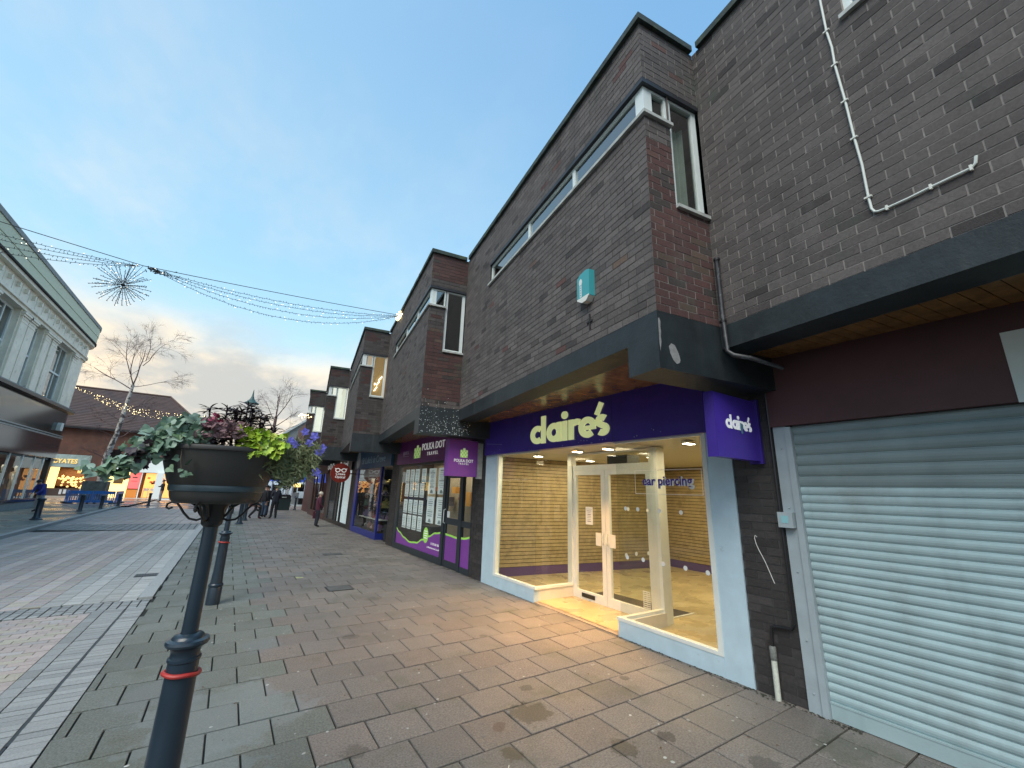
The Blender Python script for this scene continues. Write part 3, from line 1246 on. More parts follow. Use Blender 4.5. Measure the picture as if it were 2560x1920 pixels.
b.box((XF - .012, 7.157, .0), (XF + .12, 7.60, 2.43))
b.box((XF - .012, 2.411, .0), (XF + .12, 2.69, 2.43))
b.objs('side_panel', M_pale, B0)
b = MB()   # plinths under the glass
b.box((XF - .016, 5.865, 0), (XF + .09, 7.1565, .195))
b.box((XF - .016, 2.6905, 0), (XF + .09, 4.075, .185))
b.box((XF - .018, 5.862, .13), (XF - .0161, 7.1565, .134))
b.objs('plinth', M_pale, B0)
b = MB()
b.box((XF + .0903, 5.865, 0), (5.25, 5.95, .19))
b.box((XF + .0903, 3.99, 0), (5.25, 4.075, .184))
b.objs('side_plinth', mat('plinth_cream', (.66, .62, .54), .5, var=.08), B0)
b = MB()   # glazing bars
b.box((XF - .02, 7.085, .196), (XF + .05, 7.158, 2.43))
b.box((XF - .02, 2.6895, .186), (XF + .05, 2.745, 2.43))
b.box((XF - .022, 5.83, .1955), (XF + .05, 7.0845, .235))
b.box((XF - .022, 2.7455, .1855), (XF + .05, 4.09, .222))
b.box((XF + .0505, 5.85, .1905), (5.22, 5.91, .232))
b.box((XF + .0505, 4.02, .1845), (5.22, 4.08, .222))
b.box((5.2205, 5.87, 0), (5.33, 5.985, 2.43))
b.box((5.2205, 4.00, 0), (5.33, 4.145, 2.43))
b.box((XF - .02, 5.83, 2.405), (XF + .05, 7.084, 2.4295))
b.box((XF - .02, 2.746, 2.405), (XF + .05, 4.05, 2.4295))
b.objs('window_frame', M_fwhite, B0)
for (p, q) in (((XF, 5.845, .235), (XF, 7.085, 2.405)), ((XF, 2.745, .222), (XF, 4.045, 2.405))):
    g = MB()
    g.face([p, (p[0], q[1], p[2]), (p[0], q[1], q[2]), (p[0], p[1], q[2])])
    g.obj('window_pane', M_glass, B0)
for (y, z0) in ((5.88, .232), (4.05, .222)):
    g = MB()
    g.face([(XF + .012, y, z0), (5.22, y, z0), (5.22, y, 2.41), (XF + .012, y, 2.41)])
    g.obj('side_pane', M_glass, B0)
XD = 5.27
b = MB()
b.box((XD - .03, 4.1455, 2.13), (XD + .05, 5.8695, 2.215))
b.box((XD - .03, 4.1455, 2.40), (XD + .05, 5.8695, 2.4295))
b.objs('transom', M_fwhite, B0)
g = MB()
g.face([(XD, 4.146, 2.215), (XD, 5.87, 2.215), (XD, 5.87, 2.4), (XD, 4.146, 2.4)])
g.obj('transom_pane', M_glass, B0)
for (a, c) in ((5.083, 5.868), (4.148, 5.073)):
    b = MB()
    b.box((XD - .025, a, .012), (XD + .025, a + .085, 2.128))
    b.box((XD - .025, c - .085, .012), (XD + .025, c, 2.128))
    b.box((XD - .024, a + .0855, .012), (XD + .024, c - .0855, .15))
    b.box((XD - .024, a + .0855, 2.045), (XD + .024, c - .0855, 2.128))
    d = b.obj('door', M_fwhite, B0)
    g = MB()
    g.face([(XD, a + .085, .15), (XD, c - .085, .15), (XD, c - .085, 2.045), (XD, a + .085, 2.045)])
    g.obj('door_pane', M_glass, d)
    h_ = MB()
    ya = a + .04 if a > 5 else c - .04
    h_.tube([(XD - .03, ya, .93), (XD - .06, ya, .95), (XD - .06, ya, 1.08), (XD - .03, ya, 1.10)], .011, 6)
    h_.obj('handle', M_white, d)
    p_ = MB()
    yb = a + .09 if a > 5 else c - .09
    p_.box((XD - .04, min(yb, yb + (.12 if a > 5 else -.12)), .90), (XD - .032, max(yb, yb + (.12 if a > 5 else -.12)), 1.10))
    p_.obj('push_plate', M_white, d)
b = MB()
b.box((XD - .032, 5.35, .055), (XD - .0255, 5.655, .118))
b.obj('letter_box', M_black, B0)
b = MB()
b.box((XF - .02, 4.08, .0), (XD + .4, 5.86, .012))
b.obj('entrance_floor', mat('entrance_screed', (.27, .22, .17), .75, var=.25, vs=12, bump=.2, bs=60), B0)
# recess ceiling / shop interior
b = MB()
b.face([(XF + .02, 4.05, 2.44), (XD + .05, 4.05, 2.44), (XD + .05, 5.88, 2.44), (XF + .02, 5.88, 2.44)])
b.box((XF + .02, 2.4, 2.45), (9.8, 7.9, 2.47))
b.obj('shop_ceiling', mat('ceiling_tile', (.55, .54, .48), .7), B0)
b = MB()
b.face([(XF + .06, 2.41, .02), (9.9, 2.41, .02), (9.9, 7.9, .02), (XF + .06, 7.9, .02)])
b.obj('shop_floor', rough_noise(mat('wood_vinyl', (.42, .33, .17), .35, var=.22, vs=1.2, dirt=((.36, .27, .14), .8, .45, .65, .35)), .2, .5, 2), B0)
M_slat = mat('slatwall', (.36, .28, .15), .55, var=.15, vs=8, dirt=((.20, .15, .08), 5, .46, .66, .55))
M_slat2 = mat('slatwall_groove', (.05, .04, .02), .8)
M_skirt = mat('purple_skirting', (.09, .05, .16), .5)
dL = Vector((math.cos(TH), -math.sin(TH), 0))
for (O_, u_, ln) in (((XF + .09, 7.83, 0), dL, 5.25), ((9.62, 7.10, 0), Vector((0, -1, 0)), 4.7), ((9.62, 2.45, 0), Vector((-1, 0, 0)), 5.1)):
    Mw = fr(O_, u_, (0, 0, 1))
    b = MB()
    b.box((0, 0, -.04), (ln, 2.45, -.012), Mw)
    b.obj('slatwall_back', M_slat2, B0)
    pb = MB()
    pb.box((0, 0, -.012), (ln, .063, 0))
    pmm = pb.mesh('slat_board', M_slat)
    for i in range(30):
        link('slat_board', pmm, B0, Mw @ Tr(0, .2 + i * .075, 0))
    b = MB()
    b.box((0, 0, -.012), (ln, .192, .004), Mw)
    b.obj('skirting', M_skirt, B0)
b = MB()
b.box((5.34, 4.02, .02), (5.43, 4.10, 2.44))
b.box((5.16, 4.095, .021), (5.30, 4.12, .1))
b.objs('inner_post', M_fwhite, B0)
b = MB()
b.face([(5.33, 4.22, .024), (6.15, 4.22, .024), (6.07, 4.9, .024), (6.0, 5.85, .024), (5.33, 5.85, .024)])
b.cur = 1
b.box((5.33, 4.19, .022), (6.18, 4.215, .03))
b.obj('door_mat', [mat('coir_mat', (.045, .035, .025), .9), M_white], B0)
b = MB()
b.box((5.45, 4.75, 2.2), (5.75, 5.2, 2.38))
b.obj('door_curtain_heater', M_black, B0)
# lights in the ceiling
SPL = ['just inside the left window', 'just inside the right window', 'behind the left door edge, first inner row', 'straight behind the double doors, first inner row', 'behind the ear piercing letters, first inner row', 'deep inside on the left, back row', 'deep inside in the middle, back row', 'deep inside on the right, back row', 'over the entrance recess, nearer the left pane', 'over the entrance recess, nearer the right pane']
M_tube = emis('panel_light', (1, .93, .72), 6)
for (x, y) in ((5.0, 6.6), (5.0, 3.3), (6.4, 6.6), (6.4, 5.0), (6.4, 3.4), (8.0, 6.2), (8.0, 4.6), (8.0, 3.0), (4.85, 5.3), (4.85, 4.6)):
    e2 = empty('ceiling_spot', (x, y, 2.44), 0, 'small bright spotlight in the shop ceiling ' + SPL.pop(0), 'ceiling light', 'spotlights in the ceiling of the empty shop')
    b = MB()
    b.box((x - .09, y - .05, 2.405), (x + .09, y + .05, 2.438))
    b.obj('housing', M_white, e2)
    b = MB()
    b.box((x - .08, y - .04, 2.400), (x + .08, y + .04, 2.4045))
    b.obj('lamp_face', M_tube, e2)


def area(name, loc, sx, sy, pw, col, rot=(0, 0, 0), spread=None):
    l = bpy.data.lights.new(name, 'AREA')
    l.shape = 'RECTANGLE'
    l.size, l.size_y = sx, sy
    l.energy = pw
    l.color = col
    if spread: l.spread = spread
    o = bpy.data.objects.new(name, l)
    COL.objects.link(o)
    o.location = loc
    o.rotation_euler = rot
    return o


WARM = (1, .82, .50)
area('shop_light', (6.2, 6.4, 2.39), 1.6, 1.6, 13.2, WARM)
area('shop_light', (6.4, 4.2, 2.39), 1.6, 1.6, 13.2, WARM)
area('shop_light', (8.4, 4.8, 2.39), 1.6, 2.6, 15.0, WARM)
area('window_light', (4.80, 6.5, 2.39), .4, 1.0, 5.0, WARM)
area('window_light', (4.80, 3.4, 2.39), .4, 1.0, 5.0, WARM)
area('entrance_light', (4.75, 5.0, 2.42), .25, .9, 34.0, (1, .50, .14), (0, math.radians(24), 0), spread=math.radians(110))

# things on the glass
def paper(nm, label, cat, M, w_, h_, m, parent=None, lines=8, linem=None):
    e = empty(nm, M.translation, 0, label, cat) if parent is None else parent
    b = MB()
    b.box((-w_ / 2, -h_ / 2, 0), (w_ / 2, h_ / 2, .0015), M)
    b.obj('sheet' if parent is None else 'poster', m, e)
    if lines:
        b = MB()
        for i in range(lines):
            z = h_ / 2 - h_ * (.12 + .78 * i / lines)
            if R.random() < .15: continue
            ww = w_ * R.uniform(.45, .8)
            hh = h_ * R.choice((.012, .02, .03))
            b.box((-ww / 2, z - hh, .0016), (ww / 2, z, .002), M)
        if b.f: b.obj('print', linem or M_ink, e)
    return e


M_ink = mat('print_ink', (.06, .06, .08), .7)
M_paper = mat('paper_white', (.78, .80, .80), .6)
paper('notice', 'white closing notice stuck inside the left glass door', 'notice', FX(5.45, 1.36, XD - .03), .17, .29, M_paper)
M_purtxt = mat('purple_vinyl', (.07, .025, .26), .5)
M_wvin = mat('white_vinyl', (.75, .75, .72), .6)
e = empty('window_lettering', (XF - .01, 3.25, 1.9), 0, 'purple ear piercing lettering with white edge on the right window pane', 'lettering')
text('white_edge', 'ear piercing', .155, .001, M_wvin, e, FX(3.235, 1.848, XF - .003), .006, width=.72)
text('purple_text', 'ear piercing', .155, .001, M_purtxt, e, FX(3.25, 1.852, XF - .006), .003, width=.70)
b = MB()
for (a, c, z0, z1) in ((2.775, 3.72, 2.03, 2.036), (2.775, 3.72, 1.742, 1.748)):
    b.box((-c, z0, .001), (-a, z1, .002), fr((XF, 0, 0), (0, -1, 0), (0, 0, 1)))
for (a, z0, z1) in ((2.775, 1.742, 2.036), (3.715, 1.742, 2.036)):
    b.box((-a - .006, z0, .0021), (-a, z1, .003), fr((XF, 0, 0), (0, -1, 0), (0, 0, 1)))
b.obj('thin_frame', M_wvin, e)
0 and text('faint_text', 'COOL', .26, .001, mat('faint_vinyl', (.52, .58, .58), .6), e, FX(3.45, 2.06, XF - .002), .01, width=.62)
for (y, z) in ((3.37, 1.547), (3.075, 1.544), (3.7, 1.55), (3.067, .949), (2.80, .943), (3.36, .95), (3.65, .955), (3.9, 1.55), (3.9, .95)):
    b = MB()
    b.prism(arc(0, 0, .026, 0, 340, 14), .001, .002, FX(y, z, XF))
    b.obj('dot_sticker', M_wvin, e)
for (x, z) in ((4.62, 1.535), (4.82, 1.53), (5.02, 1.52), (4.55, .95), (4.75, .955), (5.0, .95)):
    b = MB()
    b.prism(arc(0, 0, .026, 0, 340, 14), .001, .002, FY(x, z, 4.046))
    b.obj('dot_sticker', M_wvin, e)
b = MB()
for i in range(9):
    b.box((-.065, .17 + i * .026, .001), (.065, .185 + i * .026, .002), FX(4.31, 0, XD - .028))
b.obj('opening_hours', M_wvin, e)
# projecting box sign
e = empty('projecting_sign', (4.0, 2.15, 2.38), 0, 'purple projecting box sign with white claire\'s lettering by the shutter', 'shop sign')
b = MB()
b.box((3.61, 2.10, 2.085), (4.36, 2.19, 2.685))
b.obj('box', M_purple_l, e)
b = MB()
b.box((4.3605, 2.08, 2.06), (4.40, 2.21, 2.71))
b.box((3.606, 2.094, 2.082), (3.6095, 2.194, 2.688))
b.objs('edge_strip', M_purple, e)
claires_letters(e, FY(3.79, 2.36, 2.0995), .092, mat('letter_white', (.8, .82, .82), .5, emit=(.8, .85, .9), es=.1), .004)
b = MB()
b.prism([(-.02, .05), (.03, .035), (.028, 0), (.01, -.02), (.02, -.05), (-.01, -.06), (-.025, -.01)], .0045, .0055, FY(4.055, 2.385, 2.0995))
b.obj('torn_patch', mat('scratched_teal', (.12, .3, .4), .6), e)

# ------------------------------------------------------------------ shutter shop (unit -1)
B1 = UNIT[-1]
M_shut = mat('shutter_steel', (.37, .49, .515), 0.42, metal=.12, var=.08, vs=2.5, dirt=((.25, .29, .29), 1.8, .5, .7, .5), streak=.16, bump=.35, bs=2.5)
M_shut2 = mat('shutter_perforated', (.20, .26, .27), 0.5, metal=.1, var=.1, vs=3)
M_guide = mat('shutter_guide', (.33, .39, .42), .45, var=.08)
M_maroon = mat('maroon_board', (.078, .031, .032), .6, var=.15, vs=2)
b = MB()
b.box((XF - .02, 1.86, 0), (XF + .10, 1.966, 2.41))
b.box((XF - .035, 1.808, 0), (XF + .06, 1.8595, 2.40))
for z in (2.2, 1.65, 1.1, .55, .15):
    b.lathe([(.008, .004), (.006, .008), (0, .009)], 8, FX(1.91, z, XF - .02))
b.obj('shutter_guide', M_guide, B1)
YS0 = -1.6
ns = 12
prof = [(0, 0), (.007, .012), (.011, .030), (.0105, .046), (.006, .060), (-.003, .066), (-.0045, .071), (0, .075)]


def slatmesh(m, h):
    b = MB()
    k = h / .075
    for (a, c) in zip(prof, prof[1:]):
        b.face([(-a[0], 1.807 - YS0, a[1] * k), (-a[0], 0, a[1] * k), (-c[0], 0, c[1] * k), (-c[0], 1.807 - YS0, c[1] * k)])
    return b.mesh('shutter_slat', m, True)


s1, s2 = slatmesh(M_shut, .0715), slatmesh(M_shut2, .0965)
z = .13
while z < 1.80:
    link('shutter_slat', s1, B1, Tr(XF + .02 + R.uniform(-.0015, .0015), YS0, z))
    z += .0715
while z < 2.40:
    link('shutter_slat', s2, B1, Tr(XF + .02, YS0, z))
    z += .0965
b = MB()
b.box((XF - .002, YS0, .006), (XF + .04, 1.806, .122))
b.box((XF - .006, YS0, .117), (XF + .03, 1.806, .1295))
b.obj('bottom_rail', M_shut, B1)
b = MB()
b.box((4.36, -2, 2.412), (4.46, 1.975, 3.10))
b.obj('fascia_board', M_maroon, B1)
b = MB()
b.box((XF + .04, -2, 2.38), (XF + .12, 1.807, 2.45))
b.box((XF + .06, -3.4, 0), (XF + .5, 1.9, 3.1))
b.objs('backing', M_dark, B1)
e = empty('fascia_poster', (4.355, .1, 2.7), 0, 'white letting board on the maroon fascia at the right edge', 'sign board')
b = MB()
b.box((4.348, -.75, 2.405), (4.359, .385, 2.905))
b.obj('board', mat('poster_white', (.62, .70, .68), .5, var=.05), e)
text('print', 'TO LET', .2, .001, M_ink, e, FX(-.05, 2.5, 4.3475), .004)
e = empty('key_switch', (XF - .05, 1.93, 1.54), 0, 'small grey shutter key switch box on the steel guide', 'switch box')
b = MB()
b.box((XF - .085, 1.868, 1.475), (XF - .021, 1.995, 1.61))
b.obj('box', M_guide, e)
b = MB()
b.box((XF - .0875, 1.905, 1.515), (XF - .0855, 1.965, 1.58))
b.obj('switch_plate', mat('switch_cyan', (.25, .5, .55), .4), e)

# pipes
e = empty('drainpipe', (3.63, 1.9, 0), 0, 'black iron pipe running down the brick corner beside the bay', 'drainpipe')
ME = xf(0)
b = MB()
pp = [(3.60, 1.925, 3.96), (3.60, 1.925, 3.93), (3.595, 1.92, 3.4), (3.585, 1.905, 3.02), (3.60, 1.86, 2.97), (3.66, 1.75, 2.93), (3.95, 1.62, 2.86)]
pp = [(p[0] + .0, p[1], p[2]) for p in pp]
b.tube(pp, [.030, .021, .021, .021, .023, .019, .018], 10)
b.obj('pipe', mat('pipe_black', (.03, .03, .034), .45, var=.4, vs=14, dirt=((.2, .24, .25), 18, .55, .68, .6)), e, smooth=True)
for z in (3.95, 3.30, 3.035):
    b = MB()
    b.lathe([(.022, 0), (.030, .004), (.030, .026), (.022, .03)], 12, Tr(3.597, 1.922, z))
    b.obj('pipe_collar', M_iron, e, smooth=True)
e = empty('waste_pipe', (XF - .04, 2.2, 0), 0, 'thin black pipe with a white plastic sleeve at the foot of the brick pier', 'waste pipe')
b = MB()
b.tube([(XF - .03, 1.99, 2.9), (XF - .03, 1.99, 1.6), (XF - .03, 1.99, .66), (XF - .03, 2.02, .61), (XF - .03, 2.14, .60), (XF - .03, 2.19, .585), (XF - .03, 2.20, .5), (XF - .03, 2.20, .34)], .014, 8)
b.obj('pipe', M_black, e, smooth=True)
b = MB()
b.lathe([(.018, .30), (.028, .32), (.028, .42), (.02, .43)], 12, Tr(XF - .035, 2.2))
b.obj('pipe_coupling', mat('old_grey', (.16, .17, .16), .7, var=.4, vs=60), e, smooth=True)
b = MB()
b.lathe([(.024, -.01), (.024, .33), (.02, .332)], 12, Tr(XF - .035, 2.2))
b.obj('sleeve', mat('dirty_white_pvc', (.55, .57, .5), .5, var=.2, vs=30), e, smooth=True)
# chalk scratch on the pier
e = empty('chalk_mark', (XF - .005, 2.25, 1.2), 0, 'wavy white scratch on the dark pier beside the white shopfront', 'scratch mark')
b = MB()
pts = [(2.245, 1.36), (2.262, 1.375), (2.27, 1.35), (2.262, 1.30), (2.24, 1.24), (2.215, 1.19), (2.19, 1.13), (2.165, 1.06), (2.145, 1.0), (2.13, .96)]
stroke(b, [(-p[0], p[1]) for p in pts], .006, .0012, .002, fr((XF, 0, 0), (0, -1, 0), (0, 0, 1)))
b.obj('mark', M_wvin, e)

# white cable on the near upper wall
Mn = xf(-1)


def nw(y, z, d=0.0):
    """point on the long face of unit -1 for world y"""
    t = (y - Mn.translation.y) / math.cos(TH)
    p = Mn @ Vector((-d, t, z))
    return tuple(p)


e = empty('wall_cable', nw(.72, 4.5), 0, 'white cable clipped down the dark brick wall and turning towards the right', 'cable')
M_cable = mat('white_cable', (.62, .66, .62), .5)
cp = [(.748, 6.6), (.748, 5.794), (.75, 5.438), (.738, 5.25), (.743, 5.076), (.728, 4.698), (.722, 4.344), (.712, 4.1), (.716, 3.823), (.713, 3.726), (.70, 3.694), (.68, 3.683), (.631, 3.676), (.52, 3.672), (.406, 3.675), (.225, 3.673), (.205, 3.69), (.195, 3.735)]
b = MB()
b.tube([nw(y, z, .012) for (y, z) in cp], .0085, 7)
b.obj('cable_run', M_cable, e, smooth=True)
for (y, z) in ((.75, 5.438), (.743, 5.076), (.73, 4.698), (.722, 4.344), (.716, 3.823), (.631, 3.676), (.406, 3.675), (.225, 3.673)):
    b = MB()
    vert = z > 3.7
    a = (.022, .006) if vert else (.006, .018)
    Mx = fr(nw(y, z, .006), Mn.to_3x3() @ Vector((0, -1, 0)), (0, 0, 1))
    b.box((-a[0], -a[1], 0), (a[0], a[1], .018), Mx)
    b.obj('cable_clip', M_white, e)
# alarm box
M0 = xf(0)
e = empty('alarm_box', (3.0, 3.08, 3.95), 0, 'turquoise alarm bell box on the brick wall above the white shopfront', 'alarm box')
Ma = fr((M0 @ Vector((0, .99, 3.96))), M0.to_3x3() @ Vector((0, -1, 0)), (0, 0, 1))
b = MB()
b.prism([(-.115, -.13), (-.02, -.185), (.06, -.185), (.115, -.14), (.115, .17), (.06, .185), (-.05, .175), (-.115, .14)], .0, .075, Ma)
b.obj('cover', mat('alarm_turquoise', (.05, .33, .36), .4), e)
b = MB()
b.prism(arc(-.045, .07, .028, 0, 340, 14, .045), .0755, .0775, Ma)
b.box((-.062, -.11, .0756), (-.028, .03, .077), Ma)
b.obj('emblem', M_wvin, e)
b = MB()
for i in range(5): b.box((-.052, -.095 + i * .03, .0771), (-.038, -.08 + i * .03, .0778), Ma)
b.obj('emblem_print', mat('emblem_blue', (.05, .2, .4), .5), e)
b = MB()
b.prism([(-.11, -.135), (-.02, -.19), (.06, -.19), (.11, -.145), (.11, -.13), (-.11, -.12)], .002, .08, Ma)
b.obj('base', M_white, e)
e = empty('wall_bracket', (2.97, 3.6, 3.45), 0, 'small rusty bracket scar on the brick wall under the turquoise box', 'bracket')
b = MB()
Mb = fr((M0 @ Vector((-.001, .97, 3.55))), M0.to_3x3() @ Vector((0, -1, 0)), (0, 0, 1))
b.box((-.05, -.01, 0), (.05, .01, .012), Mb)
b.box((-.01, -.09, 0), (.01, .09, .01), Mb)
b.obj('bracket_bar', M_dark, e)

# ------------------------------------------------------------------ travel agent (unit 1)
B2 = UNIT[1]
M_plum = mat('plum_fascia', (.17, .025, .16), .4, var=.1, vs=3)
M_violet = mat('violet_vinyl', (.22, .055, .33), .45)
M_lime = mat('lime_vinyl', (.30, .62, .10), .5, emit=(.3, .62, .1), es=.08)
M_anth = mat('anthracite_frame', (.022, .032, .04), .4)
b = MB()
b.box((4.33, 9.545, 2.43), (4.47, 13.12, 3.12))
b.box((4.331, 8.145, 2.431), (4.4705, 9.5445, 3.121))
fs = b.obj('fascia_sign', M_plum, B2)


def suitcase(parent, M, w_, h_, m1, m2):
    b = MB()
    b.box((-w_ * .15, h_ * .80, 0), (w_ * .15, h_ * 1.0, .004), M)
    b.box((-w_ / 2, 0, 0), (w_ / 2, h_ * .8, .004), M)
    b.obj('suitcase_logo', m1, parent)
    b = MB()
    for i in range(5):
        for j in range(4):
            if (i + j) % 2 == 0:
                x0 = -w_ / 2 + w_ * i / 5
                z0 = h_ * .8 * j / 4
                b.box((x0 + w_ * .02, z0 + h_ * .02, .0042), (x0 + w_ * .18, z0 + h_ * .18, .006), M)
    b.obj('logo_spots', m2, parent)


M_limel = mat('pale_lime', (.62, .80, .35), .5, emit=(.62, .8, .35), es=.08)
suitcase(fs, FX(11.42, 2.56, 4.3295), .48, .36, M_limel, M_lime)
M_tw = mat('sign_white', (.8, .8, .78), .5, emit=(.8, .8, .8), es=.08)
text('lettering', 'POLKA DOT', .26, .012, M_tw, fs, FX(10.33, 2.755, 4.326), .002, width=1.5)
text('lettering', 'T R A V E L', .13, .012, M_tw, fs, FX(10.33, 2.60, 4.326), .001, width=.72)
text('lettering', '@ABTA', .15, .008, mat('sign_grey', (.55, .4, .55), .5), fs, FX(12.35, 2.70, 4.326), 0, width=.5)
text('lettering', 'The Travel Association', .04, .006, mat('sign_grey2', (.5, .35, .5), .5), fs, FX(12.35, 2.64, 4.326), 0, width=.5)
b = MB()
b.box((XF, 9.62, 0), (XF + .08, 13.1, .155))
b.box((XF, 9.60, .1555), (XF + .07, 9.66, 2.43))
b.box((XF, 12.87, .1555), (XF + .07, 13.1, 2.43))
b.box((XF, 9.661, 2.37), (XF + .07, 12.869, 2.4295))
b.objs('window_frame', M_anth, B2)
g = MB()
g.face([(XF + .03, 9.66, .155), (XF + .03, 12.87, .155), (XF + .03, 12.87, 2.37), (XF + .03, 9.66, 2.37)])
g.obj('window_pane', M_glass, B2)
# vinyl wave
Mf = fr((XF + .028, 0, 0), (0, -1, 0), (0, 0, 1))


def wave(y): return .40 + .155 * math.sin((y - 12.62) / 3.2 * 2 * PI * .98 + .9)


def wz(y):
    ks = [(13.0, .60), (12.6, .47), (12.2, .36), (11.7, .285), (11.2, .32), (10.8, .44), (10.4, .56), (10.0, .67), (9.6, .715), (9.2, .70), (8.8, .68), (8.5, .70), (8.1, .76)]
    for (a, b_) in zip(ks, ks[1:]):
        if a[0] >= y >= b_[0]:
            t = (a[0] - y) / (a[0] - b_[0])
            t = t * t * (3 - 2 * t)
            return a[1] + (b_[1] - a[1]) * t
    return .7


def vinyl(y0, y1, zlo, Mx):
    n = max(3, int((y0 - y1) / .06))
    ys = [y0 + (y1 - y0) * i / n for i in range(n + 1)]
    b = MB()
    for a, c in zip(ys, ys[1:]): b.prism([(-a, zlo), (-c, zlo), (-c, wz(c) - .02), (-a, wz(a) - .02)], 0, .0015, Mx, True)
    b.obj('violet_panel', M_violet, B2)
    b = MB()
    for a, c in zip(ys, ys[1:]): b.prism([(-a, wz(a) - .0195), (-c, wz(c) - .0195), (-c, wz(c) + .022), (-a, wz(a) + .022)], 0, .002, Mx, True)
    b.obj('lime_stripe', M_lime, B2)


vinyl(12.87, 9.66, .157, Mf)
b = MB()
b.prism(arc(-10.6, .57, .17, 0, 350, 22, .19), .0025, .004, Mf)
b.obj('lime_roundel', M_lime, B2)
b = MB()
for i in range(4): b.box((-10.7, .49 + i * .055, .0042), (-10.5, .515 + i * .055, .005), Mf)
b.obj('roundel_print', M_tw, B2)
text('lettering', '01270 500 900', .075, .001, M_tw, B2, FX(10.0, .38, XF + .026), .001, width=.5)
text('lettering', 'polkadottravel.co.uk', .055, .001, M_tw, B2, FX(10.1, .29, XF + .026), .001, width=.75)
# posters: small ones in four rows, four tall ones
M_post = mat('poster_card', (.66, .72, .72), .5, emit=(.66, .75, .72), es=.10)
M_posthd = mat('poster_head', (.30, .36, .36), .6)
e = empty('poster_display', (XF + .07, 11.5, 1.4), 0, 'rows of white framed offer cards hanging in the travel agent window', 'poster display')
pc = MB()
pc.box((-.15, -.19, 0), (.15, .19, .004))
pcm = pc.mesh('offer_card', M_post)
ti = MB()
for i in range(6):
    ww = R.uniform(.06, .11)
    ti.box((-ww, .12 - i * .045, .0042), (ww, .12 - i * .045 + R.choice((.008, .014, .02)), .005))
ti.box((-.13, -.165, .0042), (.13, -.135, .005))
tim = ti.mesh('card_print', M_posthd)
for (z, y0, n) in ((2.08, 12.45, 4), (1.68, 12.42, 4), (1.22, 12.42, 4), (.80, 12.42, 4)):
    for i in range(n):
        Mc = FX(y0 - i * .40 - (.1 if z > 2 and i == 3 else 0), z, XF + .075)
        link('offer_card', pcm, e, Mc)
        link('card_print', tim, e, Mc)
for (y, z) in ((10.55, 1.93), (9.93, 1.93), (10.55, 1.2), (9.93, 1.2)):
    Mc = FX(y, z, XF + .075)
    b = MB()
    b.box((-.23, -.33, 0), (.23, .33, .004), Mc)
    b.obj('tall_card', M_post, e)
    b = MB()
    for i in range(9):
        ww = R.uniform(.07, .17)
        b.box((-ww, .25 - i * .052, .0042), (ww, .25 - i * .052 + R.choice((.01, .018, .026)), .005), Mc)
    b.prism(arc(0, -.31, .09, 0, 180, 12), .0042, .005, Mc)
    b.obj('card_print', M_posthd, e)
b = MB()
b.box((5.6, 8.1, 0), (5.7, 13.2, 3.0))
b.obj('back_wall', mat('taupe_wall', (.27, .23, .17), .8, var=.1), B2)
b = MB()
b.box((XF + .09, 8.1, 0), (5.6, 13.2, .01))
b.box((XF + .09, 8.1, 2.6), (5.6, 13.2, 2.65))
b.objs('shop_floor', mat('carpet_grey', (.12, .11, .10), .9), B2)
b = MB()
b.box((XF + .25, 10.85, .3), (XF + .7, 11.5, .75))
b.obj('office_chair', M_dark, B2)
for i in range(9):
    b = MB()
    y = 9.0 + i * .45
    b.box((5.3, y, 1.2 + R.uniform(0, .5)), (5.5, y + R.uniform(.1, .3), 1.5 + R.uniform(0, .4)))
    b.obj('brochure', mat('brochure%d' % i, R.choice([(.5, .25, .05), (.1, .1, .12), (.4, .4, .35), (.25, .1, .05)]), .6), B2)
# door and side light
dr = MB()
dr.box((XF - .01, 9.50, .0), (XF + .07, 9.599, 2.42))
dr.box((XF - .01, 8.60, .0), (XF + .07, 8.70, 2.42))
dr.box((XF - .01, 8.7005, 2.08), (XF + .07, 9.4995, 2.16))
dr.box((XF, 8.145, 0), (XF + .07, 8.5995, .12))
dr.box((XF, 8.145, .93), (XF + .07, 8.5995, 1.06))
dr.box((XF + .001, 8.145, 2.36), (XF + .07, 8.5995, 2.43))
dr.box((XF + .001, 8.145, .1205), (XF + .069, 8.18, 2.36))
dr.objs('door_frame', M_anth, B2)
b = MB()
b.box((XF + .01, 8.705, .01), (XF + .055, 8.79, 2.075))
b.box((XF + .01, 9.41, .01), (XF + .055, 9.495, 2.075))
b.box((XF + .011, 8.7905, .01), (XF + .054, 9.4095, .15))
b.box((XF + .011, 8.7905, .94), (XF + .054, 9.4095, 1.08))
b.box((XF + .011, 8.7905, 1.99), (XF + .054, 9.4095, 2.075))
d = b.obj('door', M_anth, B2)
g = MB()
g.face([(XF + .03, 8.79, .15), (XF + .03, 9.41, .15), (XF + .03, 9.41, 2.0), (XF + .03, 8.79, 2.0)])
g.obj('door_pane', M_glass, d)
b = MB()
b.tube([(XF, 9.45, .95), (XF - .04, 9.45, .97), (XF - .04, 9.45, 1.25), (XF, 9.45, 1.27)], .01, 6)
b.obj('handle', M_upvc, d)
b = MB()
b.box((XF + .008, 9.22, 1.09), (XF + .0095, 9.36, 1.23))
b.obj('door_sticker', M_paper, d)
g = MB()
g.face([(XF + .031, 8.18, .12), (XF + .031, 8.6, .12), (XF + .031, 8.6, 2.36), (XF + .031, 8.18, 2.36)])
g.face([(XF + .031, 8.70, 2.16), (XF + .031, 9.5, 2.16), (XF + .031, 9.5, 2.42), (XF + .031, 8.70, 2.42)])
g.obj('side_pane', M_glass, B2)
Md = fr((XF + .02, 0, 0), (0, -1, 0), (0, 0, 1))
vinyl(9.405, 8.795, .155, Md)
vinyl(8.595, 8.185, .125, Md)
